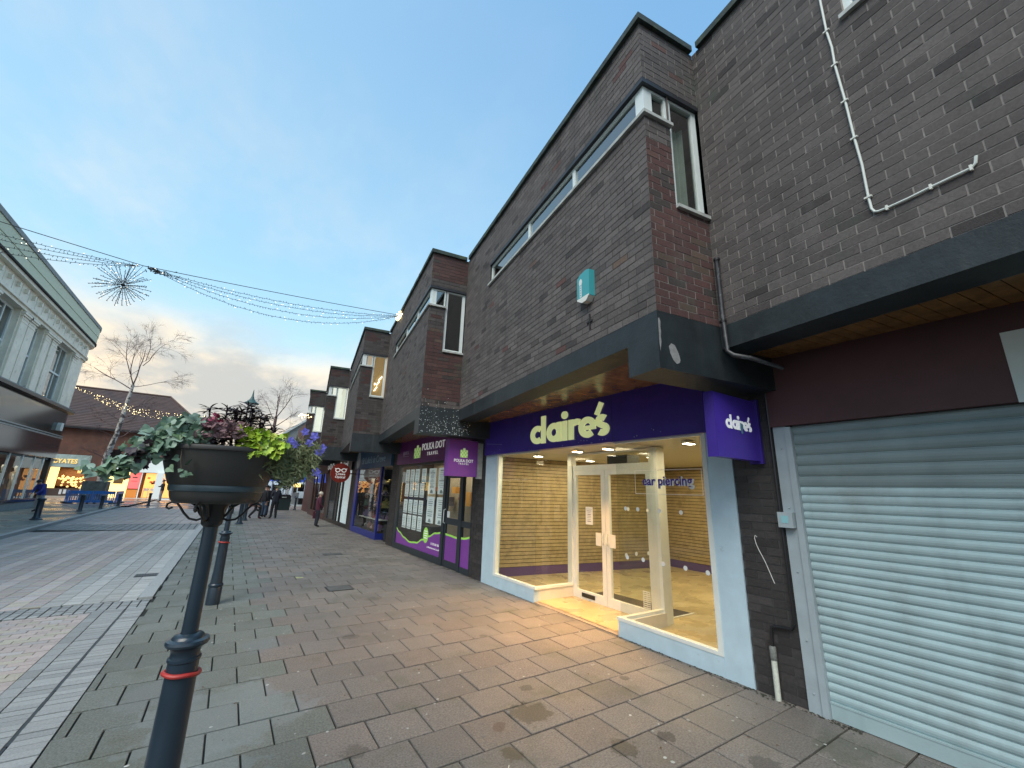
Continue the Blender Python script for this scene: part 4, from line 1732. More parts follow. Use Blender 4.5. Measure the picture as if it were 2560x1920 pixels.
e = empty('projecting_sign', (3.98, 7.9, 2.3), 0, 'purple projecting box sign with a lime suitcase and POLKA DOT lettering', 'shop sign')
b = MB()
b.box((3.60, 7.74, 1.99), (4.26, 7.93, 2.72))
b.obj('box', M_violet, e)
b = MB()
b.box((4.265, 7.76, 1.955), (4.40, 7.80, 2.70))
b.box((3.9, 7.76, 2.7205), (4.26, 7.9, 2.73))
b.objs('mounting_plate', M_sill, e)
suitcase(e, FY(3.94, 2.37, 7.739), .17, .19, M_limel, M_lime)
text('lettering', 'POLKA DOT', .085, .003, M_tw, e, FY(3.94, 2.275, 7.737), .0015, width=.44)
text('lettering', 'T R A V E L', .045, .003, M_tw, e, FY(3.94, 2.225, 7.737), .001, width=.24)
area('travel_light', (5.0, 11.3, 2.5), .7, 3.0, 12.1, (1, .86, .62))
area('travel_light', (5.0, 8.9, 2.5), .7, 1.0, 3.9, (1, .9, .75))
# starlight speckles: paint splashes on the corner of unit 1
M1 = xf(1)
b = MB()
for i in range(230):
    x = R.uniform(0, 1.05)
    z = 2.77 + abs(R.gauss(0, .30))
    if z > 3.75: continue
    r_ = R.choice((.004, .005, .006, .009))
    if x > DEP and z > ZBEAM: continue
    b.prism(arc(0, 0, r_, 0, 300, 5), 0.0065, .008, M1 @ fr((x, 0, z), (1, 0, 0), (0, 0, 1)))
tag(b.obj('paint_splashes', mat('splash_white', (.62, .68, .68), .6), B2), kind='stuff')

# ------------------------------------------------------------------ charity shop (unit 2)
B3 = UNIT[2]
M_blue = mat('royal_blue', (.018, .03, .22), .4)
M_bluef = mat('blue_fascia', (.05, .13, .24), .45, var=.15, vs=2)
b = MB()
b.box((4.33, 13.75, 2.43), (4.46, 18.45, 3.12))
fs = b.obj('fascia_sign', M_bluef, B3)
text('lettering', "St Luke's in Crewe", .36, .01, mat('sign_paleblue', (.35, .52, .62), .5), fs, FX(15.9, 2.60, 4.327), 0, width=3.0, shear=.15)
b = MB()
b.prism(arc(-18.35 + .0, 2.78, .28, 0, 350, 20, .33), .001, .006, fr((4.33, 0, 0), (0, -1, 0), (0, 0, 1)) @ Tr(.35, 0))
b.obj('oval_emblem', mat('emblem_pale', (.5, .56, .56), .5), fs)
b = MB()
b.box((XF - .01, 14.9, 0), (XF + .1, 18.45, .20))
b.box((XF - .01, 14.9, .2005), (XF + .06, 15.05, 2.43))
b.box((XF - .01, 18.1, .2005), (XF + .06, 18.45, 2.43))
b.box((XF + .1005, 14.9, 0), (XF + .9, 15.0, .20))
b.box((XF + .9, 14.9, 0), (XF + 1.0, 15.0, 2.43))
b.objs('window_frame', M_blue, B3)
g = MB()
g.face([(XF + .02, 15.05, .2), (XF + .02, 18.1, .2), (XF + .02, 18.1, 2.43), (XF + .02, 15.05, 2.43)])
g.face([(XF + .03, 14.95, .2), (XF + .9, 14.95, .2), (XF + .9, 14.95, 2.43), (XF + .03, 14.95, 2.43)])
g.obj('window_pane', M_glass, B3)
b = MB()
b.box((XF + 1.9, 13.75, 0), (XF + 2.0, 18.6, 3.0))
b.box((XF + .1, 13.75, 2.5), (XF + 1.9, 18.6, 2.55))
b.obj('back_wall', mat('shop_back', (.26, .24, .22), .8, var=.4, vs=3), B3)
b = MB()
b.box((XF + .1, 15.05, 2.1), (XF + .15, 18.1, 2.43))
b.obj('blind', mat('roller_blind', (.6, .62, .6), .8), B3)
gd = [(.35, .12, .10), (.10, .08, .14), (.40, .33, .10), (.06, .12, .09), (.42, .30, .30), (.50, .46, .40), (.16, .06, .04), (.05, .05, .06), (.3, .2, .32)]
gm_ = [mat('goods%d' % i, c, .7, var=.3, vs=12) for i, c in enumerate(gd)]
e = empty('window_display', (XF + .5, 16.5, .2), 0, 'crowded shelves of bags, toys and clothes in the blue framed window', 'window display')
for zr, nn in ((.22, 9), (.62, 10), (1.02, 11), (1.45, 10), (1.85, 7)):
    if zr > .3:
        b = MB()
        b.box((XF + .18, 15.15, zr - .03), (XF + .75, 18.0, zr - .01))
        b.obj('shelf', M_white if zr < 1 else M_dark, e)
    for i in range(nn):
        y = 15.2 + 2.75 * (i + R.random() * .6) / nn
        h_ = R.uniform(.12, .34)
        w2 = R.uniform(.07, .16)
        b = MB()
        Mg = Tr(XF + .3 + R.uniform(0, .25), y, zr) @ Rz(R.uniform(-.6, .6))
        t = R.random()
        if t < .4:
            b.lathe([(0, 0), (w2 * .8, .01), (w2, h_ * .35), (w2 * .75, h_ * .6), (w2 * .35, h_ * .7), (w2 * .45, h_ * .85), (0, h_)], 10, Mg)
        elif t < .75:
            b.prism([(-w2, 0), (w2, 0), (w2 * .8, h_ * .7), (w2 * .3, h_ * .75), (w2 * .25, h_), (-w2 * .25, h_), (-w2 * .3, h_ * .75), (-w2 * .8, h_ * .7)], -.05, .05, Mg @ Matrix.Rotation(PI / 2, 4, 'X') @ Rz(0))
        else:
            b.box((-w2 * .6, -w2 * .8, 0), (w2 * .6, w2 * .8, h_), Mg)
        b.obj('display_item', R.choice(gm_), e, smooth=(t < .4))
# open door area with dark string-lit plant
b = MB()
b.box((XF + .3, 13.75, 0), (XF + .38, 14.2, 2.3))
b.obj('door', M_blue, B3)
e = empty('christmas_tree', (XF + .25, 14.4, 0), 0, 'narrow dark green decorated tree in the doorway beside the blue shop window', 'christmas tree')
b = MB()
for i in range(700):
    z = .75 + 1.35 * R.random()
    r_ = (2.2 - z) * .20 * R.random() ** .5 + .03
    a = R.random() * 2 * PI
    p = Vector((XF + .25 + r_ * math.cos(a), 14.4 + r_ * math.sin(a), z))
    q = p + Vector((math.cos(a) * .06, math.sin(a) * .06, -.03))
    b.face([p, q, q + Vector((-.02 * math.sin(a), .02 * math.cos(a), 0))])
b.obj('foliage', mat('fir_green', (.02, .045, .03), .7, var=.4, vs=20), e)
b = MB()
b.lathe([(.02, 0), (.02, .9)], 8, Tr(XF + .25, 14.4))
b.lathe([(.12, 0), (.15, .5), (.15, .52), (0, .52)], 12, Tr(XF + .25, 14.4))
b.obj('pot', M_dark, e)
b = MB()
for i in range(60):
    z = .8 + 1.25 * R.random()
    r_ = (2.2 - z) * .2 + .05
    a = R.random() * 2 * PI
    b.lathe([(0, -.008), (.008, 0), (0, .008)], 4, Tr(XF + .25 + r_ * math.cos(a), 14.4 + r_ * math.sin(a), z))
b.obj('baubles', mat('bauble', (.5, .5, .5), .3), e)
area('charity_light', (XF + 1.0, 16.5, 2.45), 1.2, 2.8, 14.3, (1, .88, .7))

# ------------------------------------------------------------------ optician (unit 3) and further
B4 = UNIT[3]
b = MB()
b.box((4.33, 19.16, 2.43), (4.46, 23.74, 3.12))
fs = b.obj('fascia_sign', M_black, B4)
text('lettering', 'OO Crewe Optical', .42, .01, M_tw, fs, FX(22.2, 2.56, 4.326), .005, width=4.6)
b = MB()
b.box((XF, 19.16, 0), (XF + .06, 23.74, .16))
for (a, c) in ((19.16, 19.3), (20.75, 20.95), (21.45, 21.65), (22.1, 22.2), (23.6, 23.74)):
    b.box((XF - .005, a, .1605), (XF + .06, c, 2.43))
b.objs('window_frame', M_black, B4)
g = MB()
g.face([(XF + .03, 19.3, .16), (XF + .03, 23.6, .16), (XF + .03, 23.6, 2.43), (XF + .03, 19.3, 2.43)])
g.obj('window_pane', M_glass, B4)
b = MB()
b.box((XF + .5, 19.16, 0), (XF + .55, 23.74, 2.6))
b.obj('back_panel', mat('optician_white', (.6, .66, .66), .6, emit=(.75, .9, .95), es=.22), B4)
b = MB()
for i, y in enumerate((19.9, 20.3)):
    Mo = FX(y, 1.35, XF + .49)
    stroke(b, arc(0, 0, .16, 0, 180, 12, .22), .025, 0, .004, Mo)
    stroke(b, [(-.16, 0), (-.16, -.6), (.16, -.6), (.16, 0)], .025, 0, .004, Mo)
b.obj('window_graphic', M_posthd, B4)
e = empty('projecting_sign', (3.76, 18.42, 2.25), 0, 'round dark red hanging sign with white glasses and Crewe Optical lettering', 'shop sign')
b = MB()
b.prism(arc(0, 0, .385, 0, 352.5, 47), -.06, 0, FY(3.755, 2.255, 18.40))
b.obj('disc', mat('sign_oxblood', (.20, .022, .014), .4), e)
b = MB()
b.box((4.1, 18.42, 2.22), (4.4, 18.44, 2.26))
b.obj('arm', M_black, e)
b = MB()
Mg = FY(3.755, 2.36, 18.398)
for sx in (-1, 1):
    stroke(b, arc(sx * .12, 0, .085, 0, 360, 20, .068), .03, 0, .004, Mg)
    stroke(b, [(sx * .20, .05), (sx * .235, .07)], .03, 0, .004, Mg)
stroke(b, [(-.04, .015), (.04, .015)], .025, 0, .004, Mg)
b.obj('glasses_emblem', M_tw, e)
text('lettering', 'Crewe', .135, .004, M_tw, e, FY(3.755, 2.17, 18.396), .0015)
text('lettering', 'Optical', .135, .004, M_tw, e, FY(3.755, 2.045, 18.396), .0015)
M_redbrown = mat('redbrown_boards', (.085, .035, .03), .6, var=.3, vs=3)
b = MB()
b.box((4.35, 24.42, 2.40), (4.46, 29.18, 3.12))
b.obj('fascia_board', M_redbrown, UNIT[4])
b = MB()
b.box((XF, 24.42, 0), (XF + .06, 29.18, .3))
for y in (24.42, 25.9, 26.5, 28.0, 29.0): b.box((XF - .005, y, .3005), (XF + .06, y + .15, 2.4))
b.objs('window_frame', M_redbrown, UNIT[4])
g = MB()
g.face([(XF + .03, 24.5, .3), (XF + .03, 29.1, .3), (XF + .03, 29.1, 2.4), (XF + .03, 24.5, 2.4)])
g.obj('window_pane', M_glass_dk, UNIT[4])
b = MB()
b.box((XF + .3, 24.4, 0), (XF + .4, 29.3, 3))
b.box((9.9, -4, 0), (10.0, 40, 3.4))
b.objs('back_wall', M_dark, UNIT[4])
b = MB()
b.box((XF + .2, 29.9, 0), (9, 34, 3.3))
b.box((3.9, 30.0, 3.3), (9, 36.6, 6.0))
b.objs('end_block', M_redbrown, UNIT[4])

# ------------------------------------------------------------------ left-hand department store
e = LB = empty('department_store', (-9, 30, 0), 0, 'cream tiled store with tall windows, green roof fascia and curved dark stone canopy band', 'store building')
M_faience = mat('cream_faience', (.78, .74, .62), .4, var=.12, vs=1.6, bump=.1, bs=6, dirt=((.26, .25, .22), 4.5, .56, .7, .45))
M_green = mat('pale_green_cladding', (.60, .64, .46), .5, var=.05)
M_granite = mat('dark_granite', (.018, .026, .024), .12, var=.3, vs=2, spec=.7)
M_granite2 = mat('black_granite', (.010, .013, .022), .10, spec=.7)
M_steel = mat('steel_trim', (.25, .3, .32), .3, metal=.6)
M_stone = mat('grey_stone', (.24, .26, .26), .6, var=.15, vs=3)
Y0, YE, RC = 6.0, 36.0, 1.7


def outline(off, n=9):
    """facade line offset outwards by off: (x, y) from the near end round the corner"""
    r = RC + off
    p = [(-9 + off, Y0), (-9 + off, YE)]
    for i in range(1, n + 1):
        a = (PI / 2) * i / n
        p.append((-9 - RC + r * math.cos(a), YE + r * math.sin(a)))
    p.append((-30, YE + r))
    return p


def band(nm, z0, z1, off, m, back=.5, parent=None, smooth=False, M=None):
    o1, o2 = outline(off), outline(-back)
    b = MB()
    n = len(o1)
    for i in range(n - 1):
        a, c = o1[i], o1[i + 1]
        b.face([(a[0], a[1], z0), (c[0], c[1], z0), (c[0], c[1], z1), (a[0], a[1], z1)])
        a2, c2 = o2[i], o2[i + 1]
        b.face([(a[0], a[1], z1), (c[0], c[1], z1), (c2[0], c2[1], z1), (a2[0], a2[1], z1)])
        b.face([(a[0], a[1], z0), (c[0], c[1], z0), (c2[0], c2[1], z0), (a2[0], a2[1], z0)])
    return b.obj(nm, m, parent or LB)


band('stone_base', .09, .42, .10, M_stone)
band('black_sill', .421, .58, .14, M_granite2)
band('black_fascia', 2.82, 3.98, .10, M_granite2)
band('steel_strip', 3.981, 4.05, .13, M_steel)
band('steel_strip', 4.10, 4.16, .12, M_steel)
band('granite_band', 4.161, 5.58, .05, M_granite)
band('ledge', 5.581, 5.72, .30, M_black)
band('ledge_top', 5.721, 5.84, .14, M_stone)
band('architrave', 8.96, 9.10, .10, M_faience)
band('architrave_mould', 9.101, 9.20, .18, M_faience)
band('frieze', 9.201, 9.95, .10, M_faience)
band('cornice', 9.951, 10.10, .30, M_faience)
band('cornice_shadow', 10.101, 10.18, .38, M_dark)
band('green_fascia', 10.181, 10.62, .34, M_green)
band('green_fascia', 10.63, 11.12, .36, M_green)
band('parapet', 11.121, 11.32, .40, M_stone)
b = MB()
y = 14.0
while y < YE:
    b.box((-8.9, y, 9.55), (-8.78, y + .11, 9.75))
    b.box((-8.9, y + .55, 9.3), (-8.885, y + .57, 9.95))
    y += .85
b.objs('frieze_blocks', M_faience, LB)
wins = [(10, 12.4), (13.9, 15.9), (17.4, 19.2), (20.8, 22.8), (24.2, 26.5), (28.3, 29.45), (31.4, 33.95)]
b = MB()
prev = Y0
for (a, c) in wins + [(YE, YE)]:
    if a > prev: b.box((-9.5, prev, 5.84), (-9.0, a, 8.96))
    prev = c
b.objs('upper_wall', M_faience, LB)
b = MB()
for i in range(9):
    a0, a1 = (PI / 2) * i / 9, (PI / 2) * (i + 1) / 9
    q = [(-9 - RC + RC * math.cos(a), YE + RC * math.sin(a)) for a in (a0, a1)]
    b.face([(q[0][0], q[0][1], 5.84), (q[1][0], q[1][1], 5.84), (q[1][0], q[1][1], 8.96), (q[0][0], q[0][1], 8.96)])
b.box((-30, YE + RC - .5, 5.84), (-9 - RC, YE + RC, 8.96))
b.obj('corner_wall', M_faience, LB)
M_winbl = mat('blue_blind', (.22, .32, .33), .5)
for (a, c) in wins:
    for (p, q) in ((c, c + .95), (a - 1.0, a)):
        if p < 12 or (q - p) < .5: continue
        pl = MB()
        pl.box((-9.0, p + .12, 5.85), (-8.93, q - .1, 8.72))
        pl.box((-9.0, p + .05, 8.721), (-8.88, q - .04, 8.80))
        pl.box((-9.0, p + .02, 8.801), (-8.84, q - .01, 8.90))
        for z in (8.45, 8.60): pl.box((-8.99, p + .10, z), (-8.915, q - .08, z + .05))
        pl.obj('pilaster', M_faience, LB)
    w_ = empty_part('window', LB, Tr(-9.2, (a + c) / 2, 7))
    b = MB()
    b.box((-9.32, a, 5.85), (-9.22, a + .1, 8.95))
    b.box((-9.32, c - .1, 5.85), (-9.22, c, 8.95))
    b.box((-9.32, a + .1, 8.84), (-9.22, c - .1, 8.95))
    nm = 3 if c - a > 1.5 else 2
    for i in range(1, nm):
        t = a + (c - a) * i / nm
        b.box((-9.31, t - .04, 5.85), (-9.23, t + .04, 8.84))
    b.box((-9.33, a + .1, 7.35), (-9.20, c - .1, 7.45))
    b.obj('frame', M_upvc, w_)
    g = MB()
    g.face([(-9.27, a, 5.85), (-9.27, c, 5.85), (-9.27, c, 8.95), (-9.27, a, 8.95)])
    g.obj('pane', M_glass_dk, w_)
    g = MB()
    g.face([(-9.45, a, 5.85), (-9.45, c, 5.85), (-9.45, c, 8.95), (-9.45, a, 8.95)])
    g.obj('blind', M_winbl, w_)
b = MB()
b.box((-30, Y0, 11.0), (-9.3, YE, 11.1))
b.box((-30, Y0, 2.7), (-9.02, YE + 1, 2.8))
b.box((-12.6, Y0, .1), (-12.5, YE, 2.8))
b.box((-12.6, YE + .9, .1), (-9.3, YE + 1.0, 2.8))
b.obj('core', mat('shop_inner', (.22, .24, .24), .8), LB)
b = MB()
for y in (14, 17, 20, 23, 25.4, 27.0, 28.6, 30.1, 31.7, 33.3, 34.6):
    b.box((-9.06, y, .58), (-8.98, y + .09, 2.82))
b.objs('window_bars', M_upvc, LB)
g = MB()
g.face([(-9.02, 12, .58), (-9.02, 35.4, .58), (-9.02, 35.4, 2.82), (-9.02, 12, 2.82)])
g.obj('window_pane', M_glass, LB)
b = MB()
b.box((-9.15, 35.42, .42), (-8.9, 35.62, 2.82))
b.obj('corner_post', M_black, LB)
M_manq = mat('mannequin', (.75, .74, .68), .5)
cl = [mat('clothes%d' % i, c, .8) for i, c in enumerate([(.5, .40, .12), (.05, .08, .05), (.35, .3, .25), (.12, .05, .04)])]
for i, y in enumerate((24.4, 26.4, 28.2, 29.4, 31.0, 32.6, 34.2)):
    e = empty('mannequin', (-9.8, y, .3), 0, 'shop window mannequin number %s from the corner in festive clothes' % ['seven', 'six', 'five', 'four', 'three', 'two', 'one'][i], 'mannequin', 'mannequins in the store windows')
    b = MB()
    b.lathe([(.08, .3), (.12, .8), (.14, 1.1), (.12, 1.25), (.19, 1.55), (.17, 1.68), (.05, 1.73)], 10, Tr(-9.8, y, .25))
    b.obj('clothes', cl[i % 4], e, smooth=True)
    b = MB()
    b.lathe([(.045, 1.7), (.05, 1.78), (.09, 1.86), (.095, 1.95), (.05, 2.03), (0, 2.04)], 10, Tr(-9.8, y, .25))
    for s_ in (-1, 1):
        b.tube([(-9.8, y + s_ * .17, 1.85), (-9.75, y + s_ * .25, 1.55), (-9.7, y + s_ * .2, 1.3)], [.045, .04, .03], 6)
    b.obj('body', M_manq, e, smooth=True)
for y in (27.2, 30.2, 33.0):
    area('store_light', (-10.2, y, 2.65), 1.2, 1.6, 8.8, (1, .9, .7))
e = empty('wall_lamp_box', (-8.9, 35.2, 4.57), 0, 'small white box fixed on the dark granite band near the curved corner', 'lamp box')
b = MB()
b.prism([(-.25, -.2), (.2, -.2), (.2, .25), (-.15, .25), (-.25, .1)], 0, .18, fr((-8.95, 35.1, 4.6), (0, 1, 0), (0, 0, 1)))
b.obj('box', M_white, e)

# ------------------------------------------------------------------ brick building across the end of the street
e = FB = empty('brick_precinct', (-9, 53, 0), 0, 'low red brick shops with a huge brown tiled roof across the end of the street', 'shop building')
M_redbrick = mat('far_red_brick', (.17, .075, .05), .85, var=.25, vs=1.4, dirt=((.10, .06, .05), .6, .45, .6, .6))
M_tile = mat('brown_roof_tile', (.085, .055, .05), .8, var=.2, vs=1.5, dirt=((.06, .05, .055), .5, .45, .6, .5))
b = MB()
b.box((-24, 52, 3.72), (-2.4, 60, 6.2))
b.box((-24, 54.5, 0), (-2.4, 60, 3.719))
b.obj('upper_wall', M_redbrick, FB)
b = MB()
ev = [(-24, 51.6, 6.15), (-2.0, 51.6, 6.15), (-6.9, 58, 10.65), (-24, 58, 10.65)]
b.face(ev)
b.face([(-2.0, 51.6, 6.15), (-2.0, 66, 6.15), (-6.9, 58, 10.65)])
b.face([(-24, 64, 6.15), (-2.0, 66, 6.15), (-6.9, 58, 10.65), (-24, 58, 10.65)])
b.obj('roof', M_tile, FB)
b = MB()
n = 0
z = 6.25
for i in range(26):
    t = (i + .5) / 26
    y, z = 51.6 + 6.4 * t, 6.15 + 4.5 * t
    xr = -2.0 - 4.9 * t
    b.box((-24, y - .02, z), (xr, y + .02, z + .035))
tag(b.obj('tile_courses', M_tile, FB), kind='stuff')
b = MB()
b.tube([(-2.0, 51.6, 6.2), (-6.9, 58, 10.7), (-24, 58, 10.7)], .09, 6)
b.obj('ridge_tiles', mat('ridge', (.13, .08, .065), .8), FB)
b = MB()
b.box((-24, 51.55, 6.0), (-2.0, 51.7, 6.17))
b.obj('gutter', M_dark, FB)
for (a, c) in ((-13.6, -13.0), (-10.5, -9.72), (-2.9, -2.4)):
    b = MB()
    b.box((a, 51.7, 0), (c, 54.5, 3.75 if a > -10 or a < -12 else 4.2))
    b.obj('pier', M_redbrick, FB)
M_orange = mat('lit_orange', (.65, .38, .14), .8, emit=(.85, .42, .13), es=.45)
M_lityel = mat('lit_yellow', (.75, .55, .2), .8, emit=(.95, .66, .22), es=.7)
M_litwht = mat('lit_white', (.65, .72, .70), .6, emit=(.9, .95, .92), es=.10)  # faint glow put into the white of sign, window bars, pier and kerb
M_pinkp = mat('pink_poster', (.75, .12, .12), .6, emit=(.8, .15, .15), es=.3)


def fbox(nm, x0, x1, z0, z1, m, y=52.0, d=.06):
    b = MB()
    b.box((x0, y - d, z0), (x1, y, z1))
    return b.obj(nm, m, FB)


fbox('bakery_sign', -12.95, -10.55, 2.62, 3.70, mat('pale_green_board', (.42, .52, .48), .5, var=.2, vs=3), 51.9)
text('lettering', 'BYATES', .52, .03, mat('gold_letters', (.7, .45, .12), .4, emit=(.9, .6, .2), es=.3), FB, FY(-12.1, 2.95, 51.82), .01, width=1.45)
fbox('bakery_back', -12.98, -10.5, 1.0, 2.6, mat('bakery_dark', (.13, .06, .03), .7), 53.6)
fbox('bakery_side', -13.0, -12.45, .8, 2.6, M_lityel, 52.3)
fbox('bakery_base', -12.98, -10.5, 0.1, .85, mat('brown_base', (.08, .055, .045), .6), 52.0)
fbox('bakery_step', -13.6, -10.5, 0, .22, mat('cream_step', (.5, .46, .38), .7), 51.85)
b = MB()
for i in range(46):
    x, z = R.uniform(-12.4, -10.6), .88 + R.random() * 1.0
    b.lathe([(0, -.09), (.08, -.03), (.09, .03), (0, .1)], 7, Tr(x, 52.5 + R.random() * .5, z))
b.obj('bread_display', mat('bread', (.75, .52, .2), .7, emit=(.9, .62, .25), es=.45), FB)
for (x, z, w_, h_) in ((-12.0, .35, .16, .4), (-11.75, .4, .18, .35), (-10.75, .3, .4, .55)): fbox('poster', x, x + w_, z, z + h_, M_paper, 51.93, .01)
fbox('lit_panel', -11.3, -10.7, 2.15, 2.45, M_orange, 52.4)
fbox('white_sign', -9.6, -2.95, 2.42, 3.70, M_litwht, 51.9)
fbox('orange_wall', -9.3, -7.75, .1, 2.4, M_lityel, 52.2)
fbox('small_window', -8.75, -8.1, 1.35, 2.0, mat('brown_glass', (.12, .08, .04), .3), 52.12)
fbox('pink_panel', -7.7, -6.95, .95, 2.4, M_pinkp, 52.1)
fbox('pink_print', -7.5, -7.15, 1.9, 2.0, M_redbrown, 52.03, .01)
fbox('pink_print', -7.55, -7.1, 1.6, 1.63, M_redbrown, 52.03, .01)
fbox('orange_counter', -7.7, -6.95, .12, .85, mat('counter_orange', (.45, .17, .03), .6, emit=(.6, .2, .04), es=.2), 52.1)
fbox('cafe_back', -6.85, -3.0, .1, 2.4, M_orange, 54.2)
for x in (-6.9, -5.2, -4.2): fbox('window_bar', x, x + .07, .1, 2.42, M_litwht, 52.0)
fbox('white_pier', -5.75, -5.25, 0, 2.42, M_litwht, 51.8, .4)
fbox('white_kerb', -9.7, -2.9, 0, .11, M_litwht, 51.75, .3)
b = MB()
for i in range(24):
    x, z = R.uniform(-6.7, -3.2), R.uniform(1.3, 2.1)
    b.box((x, 53.5, z), (x + .2, 53.6, z + .16))
b.objs('menu_boards', mat('dark_red_goods', (.3, .07, .03), .6), FB)
for x in (-6.4, -5.9):
    b = MB()
    b.box((x - .2, 52.6, .75), (x + .2, 52.9, 1.0))
    b.box((x - .2, 52.6, .15), (x - .15, 52.65, .75))
    b.box((x + .15, 52.6, .15), (x + .2, 52.65, .75))
    b.obj('cafe_chair', M_white, FB)
area('cafe_light', (-5.5, 52.9, 2.35), 3.5, 1.0, 27.5, (1, .7, .35))
area('cafe_light', (-8.4, 51.6, 2.38), 1.6, .5, 6.6, (1, .75, .4))
area('bakery_light', (-11.6, 52.6, 2.55), 1.6, .8, 22.0, (1, .72, .36))
# other blocks closing the view
e = empty('far_block', (-1, 66, 0), 0, 'plain distant brick block behind the planters', 'building')
b = MB()
b.box((-3, 66, 0), (4, 74, 4.6))
b.obj('walls', M_redbrick, e)
e = empty('gabled_house', (8, 52, 0), 0, 'pale rendered gable with sloping roof edge behind the far end of the terrace', 'building')
b = MB()
Mg = fr((0, 50, 0), (1, 0, 0), (0, 0, 1))
b.prism([(2.6, 0), (14, 0), (14, 6), (8.2, 10.4), (2.6, 5.7)], -8, 0, Mg)
b.obj('walls', mat('pale_render', (.30, .31, .30), .8, var=.1), e)
b = MB()
b.prism([(2.3, 5.45), (8.2, 10.4), (8.2, 10.65), (2.3, 5.7)], -8.2, .25, Mg)
b.obj('roof_edge', M_upvc, e)

# blue fronted shop at the far end
e = BS = empty('phone_shop', (4.2, 39.5, 0), 0, 'blue fronted phone shop with a bright blue sign across the end of the pavement', 'shop building')
M_brightblue = mat('bright_blue', (.012, .05, .42), .4, emit=(.01, .05, .45), es=.12)
b = MB()
b.box((1.6, 39.2, 2.6), (9, 47, 4.3))
b.box((1.6, 41.4, 0), (9, 47, 2.599))
b.box((5.62, 39.0, 0), (6.5, 41.4, 2.599))
b.box((1.6, 39.0, 0), (2.1, 41.4, 2.599))
b.objs('walls', M_redbrown, BS)
b = MB()
b.prism([(-.75, 1.97), (0, 2.0), (0, 2.82), (-.05, 2.84)], 2.1, 5.62, fr((0, 39.2, 0), (0, 1, 0), (0, 0, 1), (1, 0, 0)))
fs = b.obj('awning_sign', M_brightblue, BS)
slope = Vector((0, .70, .87)).normalized()
Mt = fr((0, 38.42, 1.97), (1, 0, 0), slope)
text('lettering', 'MAY', .42, .01, M_tw, fs, Mt @ Tr(3.0, .62, .03), .012, width=.72)
text('lettering', 'The Mobile', .28, .01, M_tw, fs, Mt @ Tr(4.45, .68, .03), .006, width=1.0)
text('lettering', 'Expert', .28, .01, M_tw, fs, Mt @ Tr(4.4, .32, .03), .006, width=.75)
b = MB()
b.prism(arc(3.0, .46, .36, 0, 350, 20, .1), .02, .035, Mt)
b.obj('oval_emblem', M_tw, fs)
b = MB()
b.box((2.1, 39.3, 0), (5.62, 39.36, .12))
for x in (2.1, 2.9, 3.75, 4.4, 5.55): b.box((x, 39.25, .121), (x + .07, 39.36, 2.05))
b.objs('window_frame', M_upvc, BS)
g = MB()
g.face([(2.1, 39.32, .12), (5.6, 39.32, .12), (5.6, 39.32, 2.05), (2.1, 39.32, 2.05)])
g.obj('window_pane', M_glass, BS)
b = MB()
b.box((2.1, 41.2, 0), (5.62, 41.3, 2.6))
b.obj('back_wall', mat('phone_back', (.30, .36, .42), .7, emit=(.5, .6, .7), es=.12), BS)
for (x, z, w_, h_, m) in ((4.5, .15, .55, .95, M_paper), (4.6, 1.1, .25, .5, M_dark), (4.95, 1.2, .4, .6, M_dark), (5.1, .15, .3, .5, M_dark), (4.55, 1.55, .5, .3, M_lityel),
                          (2.3, .2, .4, 1.7, M_redbrown), (3.0, .9, .5, .8, M_dark), (3.4, .2, .25, 1.7, mat('pale_blue_panel', (.3, .45, .6), .5)), (4.0, .2, .3, 1.8, M_paper)):
    b = MB()
    b.box((x, 39.6 + R.random() * .6, z), (x + w_, 40.3, z + h_))
    b.obj('display_panel', m, BS)
text('lettering', 'A1', .2, .01, M_ink, BS, FY(4.78, .7, 39.3), .003)
area('phone_light', (3.9, 40.2, 2.5), 3, 1, 22.0, (.9, .95, 1))

# ------------------------------------------------------------------ bollards
M_post = mat('blue_black_paint', (.016, .030, .046), .30, var=.12, vs=6, bump=.08, bs=60, spec=.6)
M_ring = mat('red_band', (.42, .035, .03), .5, var=.15, vs=30)


def bollard(x, y, h, r=.062, label='', z0=0.0):
    e = empty('bollard', (x, y, z0), 0, label, 'bollard', 'dark painted street bollards')
    b = MB()
    b.lathe([(r * 1.9, 0), (r * 1.9, .03), (r * 1.35, .06), (r * 1.2, .10)], 16, Tr(x, y, z0))
    b.obj('base', M_post, e, smooth=True)
    b = MB()
    b.lathe([(r * 1.2, .10), (r, .13), (r, h * .86), (r * 1.05, h * .88)], 16, Tr(x, y, z0))
    b.obj('shaft', M_post, e, smooth=True)
    b = MB()
    b.lathe([(r * 1.05, h * .88), (r * 1.4, h * .90), (r * 1.45, h * .94), (r * 1.1, h * .97), (r * .6, h), (0, h)], 16, Tr(x, y, z0))
    b.obj('cap', M_post, e, smooth=True)


bollard(-6.09, 24.6, .84, .10, 'nearest thick bollard on the left pavement by the store', .09)
bollard(-6.09, 30.45, .88, .085, 'bollard in front of the left end of the blue barrier', .05)
bollard(-5.80, 33.1, .85, .08, 'bollard in front of the middle of the blue barrier', .0)
bollard(-5.61, 36.4, .86, .08, 'bollard at the right end of the blue barrier', .0)
bollard(-4.41, 38.8, .88, .075, 'lone bollard in front of the lit cafe windows', .0)
bollard(.65, 22.3, 1.0, .085, 'bollard on the pavement edge just behind the planters', .0)
bollard(.89, 24.4, 1.0, .08, 'bollard beside the striding legs, farther of the pavement edge pair', .0)
bollard(4.16, 33.9, .88, .06, 'slim bollard in front of the blue phone shop', .0)

